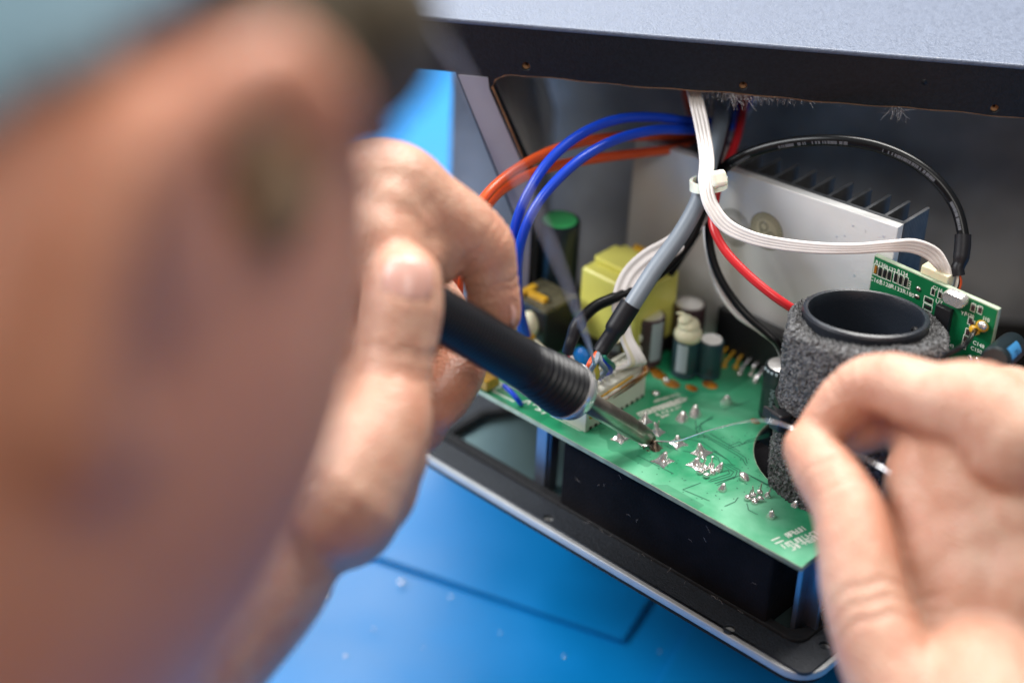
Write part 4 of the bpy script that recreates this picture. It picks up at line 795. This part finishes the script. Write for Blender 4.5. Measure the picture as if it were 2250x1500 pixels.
pm = bpy.data.meshes.new('person'); bmj.to_mesh(pm); bmj.free()
co = np.empty(len(pm.vertices) * 3); pm.vertices.foreach_get('co', co); co = co.reshape(-1, 3) / MM
fl = np.zeros(len(co))
for (px, py, d), rr, k in (((1094, 700, 524), 12, .6), ((1060, 520, 512), 12, .45), ((889, 560, 478), 12, .5), ((850, 860, 474), 13, .45), ((960, 890, 528), 22, .9), ((1000, 570, 515), 9, .8), ((1785, 960, 500), 16, .7), ((1900, 960, 490), 17, .7), ((2150, 850, 462), 13, .45), ((1950, 1150, 470), 14, .7), ((2000, 1000, 500), 14, .8), ((2150, 1380, 430), 20, .5)):
    fl = np.maximum(fl, k * np.exp(-(np.linalg.norm(co - atd(px, py, hd(d)), axis=1) / rr) ** 2))
er_ = hp(-22, 78, 20); fl = np.maximum(fl, .7 * np.exp(-(np.linalg.norm(co - er_, axis=1) / 30) ** 2))
hd_ = np.linalg.norm(co - HC, axis=1) < 160; fl = np.where(hd_, np.maximum(fl, .75), fl)
at = pm.attributes.new('flush', 'FLOAT', 'POINT'); at.data.foreach_set('value', fl.astype(np.float32))
nv = np.empty(len(co) * 3); pm.vertices.foreach_get('normal', nv); nv = nv.reshape(-1, 3); dsp = np.zeros(len(co))
for p1, p2, R, lines, A in (((868, 800, 482), (884, 690, 483), 13, (-3.2, -1.0, 1.4, 3.4), .42), ((1840, 1085, 484), (1893, 1205, 470), 13, (-4, -1.2, 1.0, 3.6), .45), ((1945, 845, 488), (1880, 862, 495), 12, (-2.5, -.6, 1.6), .4), ((1868, 875, 496), (1810, 930, 499), 10, (-1.4, .8), .35), ((1050, 527, 515), (950, 452, 507), 12, (-2.6, -.4, 2.0), .42), ((1080, 620, 522), (1094, 690, 526), 10, (-1.2, 1.0), .35), ((2150, 893, 466), (2050, 878, 476), 15, (-3.5, 0, 3.0), .4), ((1935, 1330, 456), (1893, 1205, 470), 16, (-5, -1, 3), .5)):
    a_ = atd(p1[0], p1[1], hd(p1[2])); b_ = atd(p2[0], p2[1], hd(p2[2])); t_ = (b_ - a_) / np.linalg.norm(b_ - a_); rel = co - a_; s_ = rel @ t_; rad_ = np.linalg.norm(rel - s_[:, None] * t_, axis=1); ok = (rad_ < R) & (np.abs(s_) < 8)
    wav = s_ + .5 * np.sin(rel @ np.cross(t_, _f) * .9 + p1[0])
    for l_ in lines: dsp -= np.where(ok, A * np.exp(-((wav - l_) / .75) ** 2), 0)
co2 = (co + nv * dsp[:, None]) * MM; pm.vertices.foreach_set('co', co2.ravel()); pm.update()
per = link('person', pm, M['skin'], None, True)
pm.attributes.remove(pm.attributes['sharp_edge']) if 'sharp_edge' in pm.attributes else None
tag(per, 'person bent over the board with iron in left hand, head blurred in the foreground', 'person')
def nail(c, n_, along, w_, l_, t_=.9):
    n_ = n_ / np.linalg.norm(n_); a = along - n_ * (along @ n_); a /= np.linalg.norm(a); s = np.cross(n_, a); mb = MB(); R_ = []
    for i in range(9):
        v = -1 + 2 * i / 8; row = []
        for k in range(11):
            u = -1 + 2 * k / 10; wd = w_ / 2 * (1 - .28 * max(0, v) ** 3 - .18 * max(0, -v) ** 2); row.append(c + a * (v * l_ / 2) + s * (u * wd) + n_ * (-(u ** 2) * w_ * .16 - .10 * l_ * max(0, v) ** 2 - .05 * l_ * max(0, -v) ** 2))
        R_.append(row)
    mb.rings(R_, False, False, False); o = mb.build('fingernail', M['nail'], per); so_ = o.modifiers.new('s', 'SOLIDIFY'); so_.thickness = .0006; return o
nail(atd(898, 612, hd(484) - 10.4), -_f * .95 + _r * .12 + _u * .15, _u + _r * .06, 12.5, 11.5)
nail(atd(1138, 672, hd(523)), _r * .95 + _u * .1 - _f * .05, -_u + _r * .15 + _f * .2, 9, 9.5)
nail(atd(1772, 1000, 489.5), -_f * .8 - _r * .55 - _u * .2, -_r * .6 + _u * .75 + _f * .4, 9.5, 10) if False else None
# hair, cap and shirt
def shell(scale, keep, name, mt, thick=4):
    mb = MB(); mb.ell(HC, (96 * scale, 74 * scale, 98 * scale), HB, 180, 110); me = mb.mesh(name); bm = bmesh.new(); bm.from_mesh(me); dl = []
    for f in bm.faces:
        c = np.array(f.calc_center_median()) / MM - HC
        if not keep(c @ hf, c @ hs_, c @ hu): dl.append(f)
    bmesh.ops.delete(bm, geom=dl, context='FACES'); bm.to_mesh(me); bm.free(); o = link(name, me, mt, per); s = o.modifiers.new('s', 'SOLIDIFY'); s.thickness = thick * MM; s.offset = 0; return o
shell(1.035, lambda a, b, c: (c > 54 and a < 80) or (a < -48 and c > -50), 'hair', M['hair'], 4)
for sg in (1, -1): shell(1.015, lambda a, b, c: b * sg > 40 and c > 16 and ((a - 5) / 13) ** 2 + ((c - 50) / 22) ** 2 < 1, 'sideburn', M['side'], 1.5)
shell(1.06, lambda a, b, c: c - a > 75 and c > -5, 'cap', M['cap'], 3)
hb_ = MB(); hb_.ell(hp(33, 37, 66), (26, 27, 20), HB, 24, 14); hb_.ell(hp(33, -37, 66), (26, 27, 20), HB, 24, 14); hb_.ell(hp(45, 0, 76), (26, 40, 18), HB, 24, 14); link('hair', remesh(hb_, 'hair', 3, 4), M['hair'], per)
SHM = MB(); SHM.limb([(SH + np.array([0, 0, -38]), 103), (TRS, 144), (TRS + np.array([0, -20, -200]), 149)], n=24); SHM.limb([(LS, 64), (SH + np.array([0, 10, -40.]), 84), (RS, 64)], n=20)
SHM.limb([(RS, 61), ((RS + RE) / 2 + np.array([25, -15, -20.]), 53), (RE, 48), (RE * .8 + RW * .2, 40)], n=20); SHM.limb([(LS, 61), ((LS + LE) / 2 + np.array([-25, -15, -20.]), 53), (LE, 48), (LE * .85 + LW * .15, 42)], n=20)
sm_ = remesh(SHM, 'shirt', 7, 4); link('shirt', sm_, M['shirt'], per)
